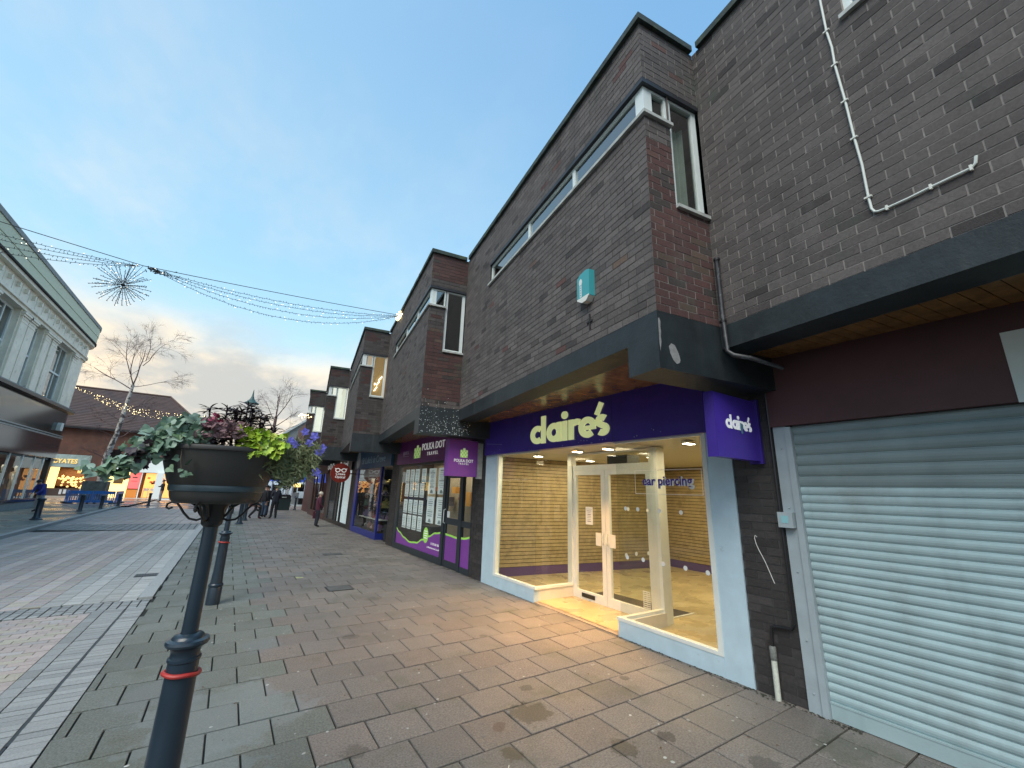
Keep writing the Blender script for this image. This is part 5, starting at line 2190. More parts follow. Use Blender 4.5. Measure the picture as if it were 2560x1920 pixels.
# ------------------------------------------------------------------ planters on posts
M_bowl = mat('planter_plastic', (.046, .043, .041), .5, var=.1, vs=5, bump=.05, bs=60)
M_band = mat('planter_band', (.05, .075, .09), .35, var=.2, vs=12)
M_soil = mat('soil', (.03, .02, .015), .9)


def planter(x, y, label, z=0.0):
    e = empty('planter_post', (x, y, 0), 0, label, 'planter', 'round planters on tall dark posts')
    T_ = Tr(x, y, z)

    def part(nm, prof, m, n=28, mm=None):
        b = MB()
        if nm != 'socket': prof = [(r * .91, z_) for r, z_ in prof]
        b.lathe(prof, n, mm or T_)
        b.obj(nm, m, e, smooth=True)
    part('base', [(.098, 0), (.098, .22), (.092, .235), (.104, .25), (.104, .27), (.090, .285)], M_post)
    part('lower_shaft', [(.086, .285), (.074, .45), (.068, .90)], M_post)
    part('collar', [(.068, .90), (.0735, .904), (.0735, .916), (.066, .920), (.064, .935), (.067, .950), (.080, .963), (.094, .970), (.098, .980), (.094, .991), (.074, .997), (.070, 1.004), (.062, 1.012), (.040, 1.018)], M_post)
    part('upper_shaft', [(.0375, 1.015), (.0355, 1.3), (.0345, 1.52)], M_post, 24)
    b = MB()
    tl = Matrix.Rotation(.11, 4, 'Y') @ Matrix.Rotation(-.06, 4, 'X')
    ring = [tuple(Tr(x, y, .85 + z) @ tl @ Vector((.071 * math.cos(t * PI / 14), .071 * math.sin(t * PI / 14), .0015 * math.sin(t * .9)))) for t in range(28)]
    b.tube(ring, .0095, 8, closed=True)
    b.obj('red_band', M_ring, e, smooth=True)
    part('socket', [(.034, 1.50), (.046, 1.512), (.049, 1.54), (.052, 1.59), (.070, 1.617)], M_black, 20)
    bw = empty_part('bowl', e, Tr(x, y, 1.7))
    b = MB()
    b.lathe([(0, 1.616), (.160, 1.616), (.180, 1.620), (.192, 1.632), (.199, 1.652), (.203, 1.672)], 40, T_)
    b.lathe([(.2105, 1.703), (.217, 1.71), (.248, 1.80), (.262, 1.855), (.266, 1.866)], 40, T_)
    b.lathe([(.266, 1.866), (.274, 1.870), (.277, 1.879), (.274, 1.890), (.264, 1.893), (.256, 1.86)], 40, T_)
    b.obj('shell', M_bowl, bw, smooth=True)
    b = MB()
    b.lathe([(.203, 1.672), (.2085, 1.676), (.2115, 1.688), (.2115, 1.698), (.2105, 1.703)], 40, T_)
    b.obj('band', M_band, bw, smooth=True)
    b = MB()
    b.lathe([(.258, 1.872), (.1, 1.89), (0, 1.895)], 24, T_)
    b.obj('soil', M_soil, bw)
    for i in range(4):
        a = -.35 + i * PI / 2
        c, s_ = math.cos(a), math.sin(a)
        pr = [(.036, 1.545), (.07, 1.530), (.105, 1.537), (.135, 1.565), (.155, 1.592), (.172, 1.611), (.195, 1.617), (.215, 1.606), (.216, 1.590), (.203, 1.583), (.190, 1.590)]
        b = MB()
        b.tube([(x + r * c, y + r * s_, zz_ + z) for (r, zz_) in pr], .0055, 7)
        b.obj('scroll_bracket', M_black, e, smooth=True)
        b = MB()
        b.tube([(x + r * c, y + r * s_, zz_ + z) for (r, zz_) in ((.036, 1.535), (.06, 1.56), (.085, 1.60), (.12, 1.622))], .0065, 6)
        b.obj('brace', M_black, e, smooth=True)
    return e


PX, PY = -.040, 2.70
planter(PX, PY, 'nearest planter post with a red band and a dark bowl full of ivy and flowers')
planter(.085, 7.92, 'second planter post with a red band standing just behind the nearest one')
RL = random.Random(23)


def leafshape(kind):
    b = MB()
    if kind == 'ivy':
        o = [(0, .06), (.16, -.08), (.36, -.04), (.50, .16), (.54, .34), (.42, .52), (.24, .66), (.10, .86), (0, .98), (-.10, .86), (-.24, .66), (-.42, .52), (-.54, .34), (-.50, .16), (-.36, -.04), (-.16, -.08)]
    elif kind == 'ivy_pointed':
        o = [(0, 0), (.30, -.14), (.42, .10), (.62, .18), (.40, .42), (.22, .62), (0, .98), (-.22, .62), (-.40, .42), (-.62, .18), (-.42, .10), (-.30, -.14)]
    elif kind == 'lobed':
        o = [(0, 0), (.22, -.06), (.48, .10), (.40, .26), (.62, .42), (.42, .52), (.46, .78), (.22, .76), (0, .95), (-.2, .76), (-.46, .78), (-.40, .54), (-.62, .40), (-.40, .26), (-.46, .08), (-.22, -.06)]
    elif kind == 'oval':
        o = [(0, 0), (.16, .15), (.23, .42), (.16, .75), (0, 1), (-.16, .75), (-.23, .42), (-.16, .15)]
    else:  # strap
        o = [(0, 0), (.07, .1), (.085, .45), (.05, .8), (0, 1.0), (-.05, .8), (-.085, .45), (-.07, .1)]
    n = len(o)

    def h(x, y): return -.28 * y * y * (1.6 if kind == 'strap' else 1) + .22 * abs(x)
    for i in range(n):
        a, c = o[i], o[(i + 1) % n]
        b.face([(0, .32, h(0, .32)), (a[0], a[1], h(*a)), (c[0], c[1], h(*c))])
    return b


def leafmat(nm, cols, rough=.45):
    m = mat(nm, cols[0], rough, var=.25, vs=30)
    N, L = m.node_tree.nodes, m.node_tree.links
    oi = N.new('ShaderNodeObjectInfo')
    rp = N.new('ShaderNodeValToRGB')
    while len(rp.color_ramp.elements) < len(cols): rp.color_ramp.elements.new(.5)
    for i, c in enumerate(cols):
        rp.color_ramp.elements[i].position = i / max(1, len(cols) - 1)
        rp.color_ramp.elements[i].color = (*c, 1)
    L.new(oi.outputs['Random'], rp.inputs[0])
    for l_ in list(L):
        if l_.from_node.type == 'RGB': L.new(rp.outputs[0], l_.to_socket)
    N['Principled BSDF'].inputs['Subsurface Weight'].default_value = 0
    return m


M_ivy = leafmat('ivy_leaf', [(.05, .11, .06), (.15, .24, .17), (.26, .36, .29), (.06, .13, .06), (.20, .30, .22), (.10, .17, .06)], .5)
M_lime2 = leafmat('lime_leaf', [(.30, .46, .03), (.42, .56, .06), (.22, .36, .03), (.48, .50, .08)])
M_dkleaf = leafmat('dark_leaf', [(.025, .012, .018), (.04, .02, .025), (.018, .02, .016)])
M_heather = leafmat('heather', [(.20, .11, .12), (.30, .18, .19), (.13, .08, .08)], .7)
M_redleaf = leafmat('red_leaf', [(.22, .02, .05), (.32, .05, .10)])
M_grass = leafmat('fine_green', [(.05, .12, .05), (.10, .18, .07), (.20, .17, .08), (.04, .09, .05)], .6)
M_petal = leafmat('blue_petal', [(.12, .12, .55), (.20, .18, .62), (.09, .08, .42)], .6)
M_stem = mat('stem', (.08, .06, .04), .8)


def plant(name, label, cat, leaves, kind, m, partname='leaf', x=PX, y=PY, extra=None, limit=300):
    """leaves: list of (pos, direction, size)"""
    e = empty(name, (x, y, 1.9), 0, label, cat)
    me = leafshape(kind).mesh(partname, m, True)
    for i, (p, d, s_) in enumerate(leaves[:limit]):
        d = Vector(d).normalized()
        up = Vector((0, 0, 1)) if abs(d.z) < .95 else Vector((1, 0, 0))
        if kind in ('ivy', 'lobed') or name == 'heather': up = Vector((RL.gauss(0, .5), -1, RL.gauss(.45, .45)))
        xx = d.cross(up).normalized()
        roll = RL.uniform(-.5, .5)
        xx = Matrix.Rotation(roll, 3, d) @ xx
        Ml = fr(p, xx, d)
        link(partname, me, e, Ml @ Matrix.Diagonal((s_ * (1.15 if kind == 'ivy' else 1), s_, s_, 1)))
    return e


def stems(e, lines, r, m=M_stem):
    b = MB()
    for pts in lines: b.tube(pts, r, 4)
    tag(b.obj('stems', m, e), kind='stuff')


G_ = RL.gauss
U_ = RL.uniform
# ivy mound on the left, spilling over and hanging
lv = []
for i in range(268):
    t = U_(0, 1)
    ax = -.095 - .315 * t + G_(0, .018)
    zc_ = 1.965 - .10 * t * t + .06 * math.sin(PI * min(1, .15 + t * 1.15))
    lo = -.10 - .06 * t
    zz_ = zc_ + U_(lo, .02)
    yy = PY - .24 * math.sqrt(max(.05, 1 - (ax / .46) ** 2)) + U_(0, .14) * (1 if zz_ > zc_ - .03 else .3)
    lv.append(((PX + ax, yy, zz_), (U_(-1, 1), U_(-.7, .1), U_(-1.1, .4)), U_(.020, .048)))
for i in range(26):   # outer hanging tongue, left
    t = i / 26
    lv.append(((PX - .33 - .17 * t + G_(0, .014), PY - .10 + G_(0, .03), 1.80 - .05 * t + G_(0, .024)), (U_(-.8, .8), -1, U_(-.9, 0)), U_(.03, .052)))
tr1 = [(PX - .17, PY - .20, 1.87), (PX - .165, PY - .225, 1.82), (PX - .155, PY - .232, 1.78), (PX - .15, PY - .236, 1.75)]
for (a, z_, s_) in ((-.172, 1.825, .028), (-.13, 1.80, .034), (-.20, 1.78, .034), (-.152, 1.772, .02), (-.145, 1.757, .03), (-.132, 1.748, .032), (-.16, 1.742, .032), (-.148, 1.733, .03), (-.128, 1.735, .026), (-.168, 1.752, .02)):
    lv.append(((PX + a, PY - .24, z_), (U_(-1, 1), -.5, U_(-.8, .5)), s_))
e = plant('ivy', 'variegated green ivy spilling over the left rim of the nearest planter', 'ivy', lv, 'ivy', M_ivy)
stems(e, [tr1] + [[(PX - .2, PY - .1, 1.9), (PX - .33, PY - .12, 1.86), (PX - .45, PY - .08, 1.76 + k * .02)] for k in range(3)], .0022)
# dark violet pansies among the ivy
lv = []
for i in range(26):
    lv.append(((PX - .30 + G_(0, .035), PY - .16 + G_(0, .03), 1.845 + G_(0, .022)), (U_(-1, 1), -.8, U_(-1, 1)), U_(.03, .045)))
for i in range(10):
    lv.append(((PX - .17 + G_(0, .03), PY - .15 + G_(0, .03), 1.985 + G_(0, .012)), (U_(-1, 1), -.8, U_(-1, 1)), U_(.03, .045)))
plant('dark_pansies', 'almost black violet pansies tucked into the ivy on the left', 'pansies', lv, 'lobed', M_dkleaf, 'petal')
# red leaves
lv = [((PX - .075 + G_(0, .016), PY - .19 + G_(0, .03), 2.00 + G_(0, .014)), (U_(-1, 1), -.7, U_(-.3, 1)), U_(.018, .030)) for i in range(24)]
plant('red_cyclamen', 'crimson leaved plant between the ivy and the dark spiky tops', 'red plant', lv, 'lobed', M_redleaf)
# heather
lv = []
for i in range(250):
    a = U_(-.10, .05)
    lv.append(((PX + a + G_(0, .02), PY - .21 + U_(-.05, .08), 1.905 + U_(0, .085) + .02 * math.cos(a * 12)), (U_(-1, 1), -.7, U_(-.3, 1)), U_(.024, .042)))
for i in range(26):
    t = i / 26
    lv.append(((PX + .0 + .012 * math.sin(i), PY - .14, 1.96 + .075 * t), (U_(-1, 1), -.4, .6), .018))
    lv.append(((PX + .02 + .10 * t, PY - .14, 1.955 + .05 * t), (U_(-1, 1), -.4, .6), .016))
plant('heather', 'dusty purple heather in the front middle of the planter', 'heather', lv, 'oval', M_heather, 'sprig')
# lime heuchera
lv = []
for i in range(190):
    t = U_(0, 1)
    lv.append(((PX + .035 + .215 * t + G_(0, .01), PY - .19 + U_(-.04, .09), 1.935 + U_(-.055, .06) * (1 - .3 * t) - .012 * t), (U_(-.7, .9), -1, U_(-.8, .5)), U_(.028, .045)))
for (a, z_, s_) in ((.10, 1.86, .045), (.085, 1.845, .04), (.115, 1.84, .035), (.165, 1.865, .045), (.19, 1.845, .045), (.205, 1.83, .035), (.15, 1.85, .035), (.09, 1.825, .03)):
    lv.append(((PX + a + .02, PY - .235, z_ + .035), (U_(-.5, .5), -.6, -.9), s_))
plant('lime_heuchera', 'bright lime green heuchera hanging over the right front rim', 'heuchera', lv, 'lobed', M_lime2)
# dark spiky tops
lv = []
ln_ = []
tips = []
for i in range(24):
    x0 = PX - .10 + .33 * (i / 24) + G_(0, .012)
    y0 = PY + U_(-.08, .12)
    zt_ = 2.10 + .04 * math.sin(i * 1.9) - abs(i / 24 - .45) * .10
    if i > 18: zt_ -= .06
    tips.append((x0, y0, zt_))
    ln_.append([(x0 * .9, y0, 1.91), (x0, y0, zt_)])
    for k in range(12):
        a = 2 * PI * k / 12 + i
        zz_ = zt_ - .008 * (k % 4)
        if len(lv) < 288:
            lv.append(((x0, y0, zz_), (math.cos(a), math.sin(a) * .8, U_(.1, .9)), U_(.042, .066)))
e = plant('dark_spiky_plant', 'blackish spiky leaved plant standing tallest in the planter against the sky', 'spiky plant', lv, 'strap', M_dkleaf)
b = MB()
for pts in ln_: b.tube(pts, .004, 5)
for (x0, y0, zt_) in tips:
    for k in range(70):
        z_ = U_(1.90, zt_ - .01)
        a = U_(0, 6.28)
        q = Vector((x0 + G_(0, .012), y0, z_))
        d = Vector((math.cos(a), math.sin(a), U_(-.1, .7))) * U_(.025, .045)
        sd_ = Vector((-d.y, d.x, 0)) * .17
        b.face([q - sd_, q + d, q + sd_])
tag(b.obj('lower_leaves', M_dkleaf, e), kind='stuff')
# fine green on the right with blue pansies
lv = []
for i in range(40): lv.append(((PX + .33 + G_(0, .05), PY - .05 + G_(0, .06), 1.86 + G_(0, .045)), (U_(-1, 1), -.6, U_(-1, 1)), U_(.03, .05)))
e = plant('pansy_foliage', 'fine dark green and straw coloured foliage hanging off the right side of the planter', 'foliage', lv, 'oval', M_grass)
b = MB()
for i in range(3600):
    a = U_(0, 1)
    q = Vector((PX + .18 + .25 * a + G_(0, .015), PY + U_(-.18, .12), 1.905 - U_(0, .22) * (1 - abs(a - .5) * .9) + U_(0, .06)))
    d = Vector((U_(-1, 1), U_(-.8, .4), U_(-1, .8))).normalized() * U_(.02, .05)
    sd_ = Vector((d.z, 0, -d.x)) * .11
    b.face([q - sd_, q + d, q + sd_])
tag(b.obj('fine_leaves', M_grass, e), kind='stuff')
bl = [(.345, 2.005, 0), (.395, 1.985, 1), (.31, 1.93, 0), (.375, 1.945, 0), (.43, 1.90, 1), (.445, 1.925, 0), (.43, 1.79, 1), (.28, 1.95, 0)]
e = empty('blue_pansies', (PX + .35, PY - .1, 1.9), 0, 'blue violet pansy flowers scattered over the right side of the planter', 'pansies')
pt = leafshape('oval').mesh('petal', M_petal, True)
for (a, z_, k) in bl:
    yb = PY - .16
    for j in range(5):
        th_ = j * 2 * PI / 5 + a * 9
        d = Vector((math.cos(th_), -.25, math.sin(th_)))
        Ml = fr((PX + a, yb, z_), d.cross(Vector((0, -1, 0))).normalized(), d.normalized())
        s_ = .023 + .003 * k
        link('petal', pt, e, Ml @ Matrix.Diagonal((s_ * 1.9, s_, s_, 1)))
b = MB()
for (a, z_, k) in bl:
    b.tube([(PX + a * .8, PY - .08, 1.86), (PX + a, PY - .155, z_)], .0015, 4)
tag(b.obj('stems', mat('green_stem', (.06, .12, .05), .7), e), kind='stuff')
# foliage of the second planter
e = empty('planter_foliage', (.085, 7.92, 1.9), 0, 'mixed green foliage in the second planter behind the nearest one', 'foliage')
b = MB()
for i in range(700):
    a = U_(0, 6.28)
    r_ = .27 * math.sqrt(U_(0, 1))
    q = Vector((.085 + r_ * math.cos(a), 7.92 + r_ * math.sin(a), 1.9 + U_(-.04, .16)))
    d = Vector((G_(0, 1), G_(0, 1), G_(0, 1))).normalized() * .05
    b.face([q - Vector((d.z, 0, -d.x)) * .4, q + d, q + Vector((d.z, 0, -d.x)) * .4])
tag(b.obj('leaves', M_grass, e), kind='stuff')

# ------------------------------------------------------------------ street lamp
e = empty('street_lamp', (.39, 30, 0), 0, 'tall street lamp with a pointed green conical shade above the planter flowers', 'street lamp')
b = MB()
b.lathe([(.11, 0), (.11, 1.0), (.07, 1.1), (.05, 3), (.04, 6.1), (.03, 6.35)], 12, Tr(.39, 30))
b.obj('pole', M_post, e, smooth=True)
b = MB()
b.lathe([(.42, 6.52), (.40, 6.56), (.22, 6.68), (.12, 6.82), (.06, 7.0), (.035, 7.2), (.01, 7.42)], 18, Tr(.35, 30))
b.obj('lamp_shade', mat('verdigris', (.04, .09, .085), .5, var=.3, vs=6), e, smooth=True)
b = MB()
b.lathe([(.10, 6.34), (.24, 6.42), (.27, 6.5), (.25, 6.53)], 16, Tr(.35, 30))
b.obj('diffuser', mat('lamp_glass', (.7, .72, .7), .4), e, smooth=True)

# ------------------------------------------------------------------ light strings across the street
M_wire = mat('dark_wire', (.025, .025, .028), .6)
M_bulb = emis('warm_bulb', (1, .78, .38), 2.6)
M_bulb2 = emis('dim_bulb', (.9, .85, .7), .8)


def sag(a, c, s_, n):
    a, c = Vector(a), Vector(c)
    return [a.lerp(c, i / n) - Vector((0, 0, s_ * 4 * (i / n) * (1 - i / n))) for i in range(n + 1)]


WA, HUB, WL_ = (3.37, 11.18, 6.60), (-2.28, 11.0, 6.14), (-9.0, 10.8, 6.72)
e = empty('light_string', (-2.3, 11, 6), 0, 'bundle of fairy light strands hung across the street from the brick terrace to the store', 'fairy lights')
b = MB()
b.tube(sag(HUB, WA, .03, 14), .008, 5)
b.tube(sag(WL_, HUB, .02, 14), .008, 5)
b.obj('carrier_wire', M_wire, e)
RB = random.Random(4)
allb = []
for (a, c, sg) in ((HUB, WA, .22), (HUB, WA, .32), (HUB, WA, .46), (HUB, WA, .64), (WL_, HUB, .28), (WL_, HUB, .40), (WL_, HUB, .54), (WL_, HUB, .70)):
    pts = sag(Vector(a) + Vector((.15, 0, -.02)), Vector(c) + Vector((-.05, 0, -.03)), sg, 26)
    b = MB()
    b.tube(pts, .0045, 4)
    b.obj('strand', M_wire, e)
    for p, q in zip(pts, pts[1:]):
        for k in range(4): allb.append(p.lerp(q, (k + RB.random() * .5) / 4))
b, b2 = MB(), MB()
for p in allb:
    d = Vector((RB.uniform(-.02, .02), RB.uniform(-.02, .02), RB.choice((-.03, .028))))
    b.bar(p, p + d, .0055, n=3)
    if RB.random() < .14: b2.lathe([(0, -.011), (.011, 0), (0, .011)], 5, Tr(*(p + d)))
tag(b.obj('bulb_holders', M_wire, e), kind='stuff')
tag(b2.obj('lit_bulbs', M_bulb2, e), kind='stuff')
b = MB()
for i in range(26):
    q = Vector(WA) + Vector((RB.uniform(-.10, .0), RB.gauss(0, .07), RB.gauss(-.03, .07)))
    b.lathe([(0, -.02), (.02, 0), (0, .02)], 5, Tr(*q))
b.obj('bulb_cluster', M_bulb, e)
b = MB()
for i in range(40):
    q = Vector((-2.02, 11, 6.09)) + Vector((RB.gauss(0, .13), RB.gauss(0, .04), RB.gauss(0, .022)))
    d = Vector((RB.gauss(0, 1), 0, RB.gauss(0, .5))).normalized() * .06
    b.bar(q, q + d, .009, n=4)
tag(b.obj('cable_knot', M_wire, e), kind='stuff')
# starburst
e = empty('star_decoration', (-2.50, 11, 5.63), 0, 'spiky starburst light decoration hanging under the wires', 'star light')
b = MB()
C0 = Vector((-2.50, 11.0, 5.62))
b.lathe([(0, -.05), (.05, 0), (0, .05)], 8, Tr(*C0))
b.tube([C0, HUB], .004, 4)
b.obj('core', M_wire, e)
b2 = MB()
for i in range(40):
    th_ = 2 * PI * (i + RB.uniform(-.25, .25)) / 40
    d = Vector((math.cos(th_), RB.uniform(-.35, .35), math.sin(th_))).normalized()
    ln = RB.uniform(.36, .54)
    b = MB()
    P0, P1 = C0 + d * .05, C0 + d * ln
    b.tube([P0, P1], .005, 4)
    sd_ = d.orthogonal().normalized()
    for k in range(9):
        q = P0.lerp(P1, (k + .6) / 9)
        s2_ = (Matrix.Rotation(k * 2.1, 3, d) @ sd_) * .020
        b.bar(q, q + s2_ + d * .01, .006, n=3)
        if RB.random() < .12: b2.lathe([(0, -.009), (.009, 0), (0, .009)], 4, Tr(*(q + s2_)))
    b.obj('spoke', M_wire, e)
b2.obj('lit_bulbs', M_bulb2, e)
# net of lights at the far end
e = empty('light_net', (-6, 40, 6.5), 0, 'dense band of warm twinkling lights strung in front of the brown roof', 'fairy lights')
cv = [(-10.0, 7.85), (-9.1, 7.45), (-8.2, 7.08), (-7.3, 6.8), (-6.4, 6.55), (-5.2, 6.42), (-4.2, 6.42), (-2.9, 6.5), (-.5, 7.0), (2.5, 8.0)]


def cvz(x):
    for (a, c) in zip(cv, cv[1:]):
        if a[0] <= x <= c[0]: return a[1] + (c[1] - a[1]) * (x - a[0]) / (c[0] - a[0])
    return 7


b, b2 = MB(), MB()
for s_ in (-.2, -.05, .1, .22):
    b.tube([(x_ / 4, 40 + s_, cvz(x_ / 4) + s_ * min(1, (x_ / 4 + 10) / 2)) for x_ in range(-40, 11)], .006, 3)
for i in range(230):
    x = -10 + 7.6 * RB.random() ** .9
    w_ = min(1, (x + 10.2) / 2)
    z = cvz(x) + RB.uniform(-.28, .28) * w_
    r_ = RB.choice((.010, .012, .015, .022))
    b2.lathe([(0, -r_), (r_, 0), (0, r_)], 5, Tr(x, 40 + RB.uniform(-.2, .2), z))
b.obj('net_wires', M_wire, e)
tag(b2.obj('lit_bulbs', M_bulb, e), kind='stuff')
e = empty('wall_lights', (1.4, 24, 5), 0, 'small yellow light tangle at the far corner of the terrace', 'fairy lights')
b = MB()
for i in range(16):
    b.lathe([(0, -.03), (.03, 0), (0, .03)], 5, Tr(2.70 + RB.gauss(0, .15), 24.05, 5.25 + RB.gauss(0, .05)))
b.obj('bulb_cluster', M_bulb, e)

# ------------------------------------------------------------------ trees
RT = random.Random(11)


def branch(mb, p, d, ln, r, depth, bend=.25, droop=0.0, tw=None):
    n = 4
    pts = [p]
    rs = [r]
    for i in range(n):
        d = (d + Vector((RT.gauss(0, bend), RT.gauss(0, bend), RT.gauss(0, bend) * .6 - droop)) * .5).normalized()
        p = p + d * ln / n
        pts.append(p)
        rs.append(r * (1 - .55 * (i + 1) / n))
    (mb if depth > 1 or tw is None else tw).tube(pts, rs, 5 if depth > 2 else 3, caps=False)
    if depth == 0: return
    k = 5 if depth > 1 else 7
    for i in range(k):
        t = RT.uniform(.35, 1.0)
        j = min(n - 1, int(t * n))
        q = pts[j].lerp(pts[j + 1], t * n - j)
        a = RT.uniform(.4, .95)
        ax = Vector((RT.gauss(0, 1), RT.gauss(0, 1), RT.gauss(0, .5))).normalized()
        nd = (d * math.cos(a) + ax * math.sin(a)).normalized()
        branch(mb, q, nd, ln * RT.uniform(.45, .68), max(.005, rs[j] * .45), depth - 1, bend, droop + .03, tw)


M_birch = mat('birch_bark', (.50, .46, .42), .8, var=.3, vs=4, dirt=((.05, .04, .04), 2.6, .50, .56, .9))
M_twig = mat('twigs', (.12, .075, .07), .85)
e = empty('birch_tree', (-7.9, 43, 0), 0, 'bare silver birch with a speckled white trunk in front of the brown roof', 'tree')
tk = [(-7.9, 43, 0), (-7.9, 43, 1.1), (-7.97, 43, 3.4), (-7.75, 43, 5.1), (-7.64, 43, 7.7), (-7.57, 43, 9.0)]
b = MB()
b.tube(tk, [.27, .25, .19, .15, .12, .10], 10)
b.obj('trunk', M_birch, e, smooth=True)
b, tw = MB(), MB()
up = [((-7.57, 43, 9.0), (.25, .1, 1), 3.0, .07), ((-7.57, 43, 9.0), (-.35, -.1, 1), 2.6, .06), ((-7.6, 43, 8.6), (-1.1, .1, .75), 3.0, .055), ((-7.3, 43, 10.6), (.5, .1, .75), 2.4, .045),
      ((-7.9, 43, 9.8), (-.3, .1, 1), 2.8, .05), ((-7.6, 43, 8.8), (1.0, 0, .35), 2.2, .04), ((-7.2, 43, 11), (.1, 0, 1), 2.2, .04)]
for (p, d, ln, r) in up: branch(b, Vector(p), Vector(d).normalized(), ln, r * .75, 3, .24, .03, tw)
for i in range(16):
    z = RT.uniform(3.0, 7.6)
    x_ = -7.97 + .4 * (z - 3.4) / 5
    a = RT.uniform(0, 6.28)
    branch(b, Vector((x_, 43, z)), Vector((math.cos(a), math.sin(a) * .7, .35)).normalized(), RT.uniform(1.2, 2.4), .028, 2, .25, .06, tw)
b.obj('limbs', M_twig, e)
tag(tw.obj('twigs', M_twig, e), kind='stuff')
e = empty('tree_tub', (-8.0, 43, 0), 0, 'grey box round the foot of the birch behind the blue barrier', 'tree guard')
b = MB()
b.box((-8.75, 42.4, 0), (-7.45, 43.6, 1.55))
b.obj('box', mat('tub_grey', (.09, .11, .10), .7, var=.5, vs=3), e)
e = empty('bare_tree', (3.0, 50, 0), 0, 'wide bare tree rising behind the lamp and the far roof', 'tree')
b, tw = MB(), MB()
b.tube([(2.95, 49, 0), (2.95, 49, 5), (2.9, 49, 7.0), (2.95, 49, 8.6)], [.3, .25, .17, .12], 8)
b.obj('trunk', M_twig, e, smooth=True)
b = MB()
for (p, d, ln, r) in (((2.9, 49, 7.0), (-.6, 0, 1), 2.4, .07), ((2.95, 49, 8.4), (-.1, .2, 1), 2.4, .07), ((2.95, 49, 8.4), (.45, 0, 1), 2.8, .07), ((2.9, 49, 7.4), (.9, .1, .8), 2.6, .06), ((2.9, 49, 6.6), (.9, 0, .5), 2.6, .05), ((2.95, 49, 8.0), (-.5, .1, .9), 2.4, .05), ((2.9, 49, 7.8), (.25, -.3, 1), 3.0, .06)):
    branch(b, Vector(p), Vector(d).normalized(), ln, r * .8, 3, .22, .01, tw)
b.obj('limbs', M_twig, e)
tag(tw.obj('twigs', M_twig, e), kind='stuff')

# ------------------------------------------------------------------ blue plastic barrier
M_bar = mat('barrier_blue', (.02, .18, .55), .4, var=.2, vs=5)


def barrier(p, q, label):
    p, q = Vector(p), Vector(q)
    L_ = (q - p).length
    u = (q - p).normalized()
    e = empty('barrier', tuple((p + q) / 2), 0, label, 'barrier', 'blue plastic barriers round the birch')
    Mx = fr(p, u, (0, 0, 1))
    n = max(1, round(L_ / 1.2))
    for k in range(n):
        a, c = L_ * k / n + .01, L_ * (k + 1) / n - .01
        b = MB()
        b.box((a, .72, -.025), (c, .92, .025), Mx)
        b.box((a, .16, -.025), (c, .32, .025), Mx)
        b.box((a, .3205, -.024), (a + .06, .7195, .024), Mx)
        b.box((c - .06, .3205, -.024), (c, .7195, .024), Mx)
        b.obj('frame', M_bar, e)
        m = int((c - a) / .12)
        for i in range(1, m):
            t = a + (c - a) * i / m
            b = MB()
            b.box((t - .022, .321, -.015), (t + .022, .719, .015), Mx)
            b.obj('slat', M_bar, e)
        b = MB()
        b.box((a + .1, .02, -.2), (a + .22, .159, .2), Mx)
        b.box((c - .22, .02, -.2), (c - .1, .159, .2), Mx)
        b.objs('foot', M_black, e)


barrier((-8.6, 39.6, 0), (-6.4, 39.8, 0), 'long front run of blue plastic barrier facing the street')
barrier((-8.65, 39.65, 0), (-9.2, 41.6, 0), 'left side run of the blue plastic barrier')
barrier((-6.36, 39.85, 0), (-6.3, 41.8, 0), 'right side run of the blue plastic barrier')

# ------------------------------------------------------------------ litter bin
e = empty('litter_bin', (3.36, 33.9, 0), 0, 'big black double litter bin in front of the blue phone shop', 'litter bin')
b = MB()
b.prism([(-.42, 0), (.42, 0), (.46, .72), (-.46, .72)], -.3, .3, fr((3.36, 33.9, 0), (1, 0, 0), (0, 0, 1)))
b.box((2.89, 33.59, .60), (3.83, 34.21, .63))
b.obj('body', mat('bin_green_black', (.015, .03, .032), .4), e)
b = MB()
b.prism([(-.44, .72), (.44, .72), (.44, .95), (.36, 1.05), (-.36, 1.05), (-.44, .95)], -.28, .28, fr((3.36, 33.9, 0), (1, 0, 0), (0, 0, 1)))
b.obj('hood', M_black, e)
b = MB()
b.box((3.12, 33.6, .80), (3.6, 33.619, .93))
b.cur = 1
b.box((3.22, 33.585, .83), (3.5, 33.599, .90))
b.obj('slot', [mat('slot_dark', (.005, .005, .005), .6), M_posthd], e)

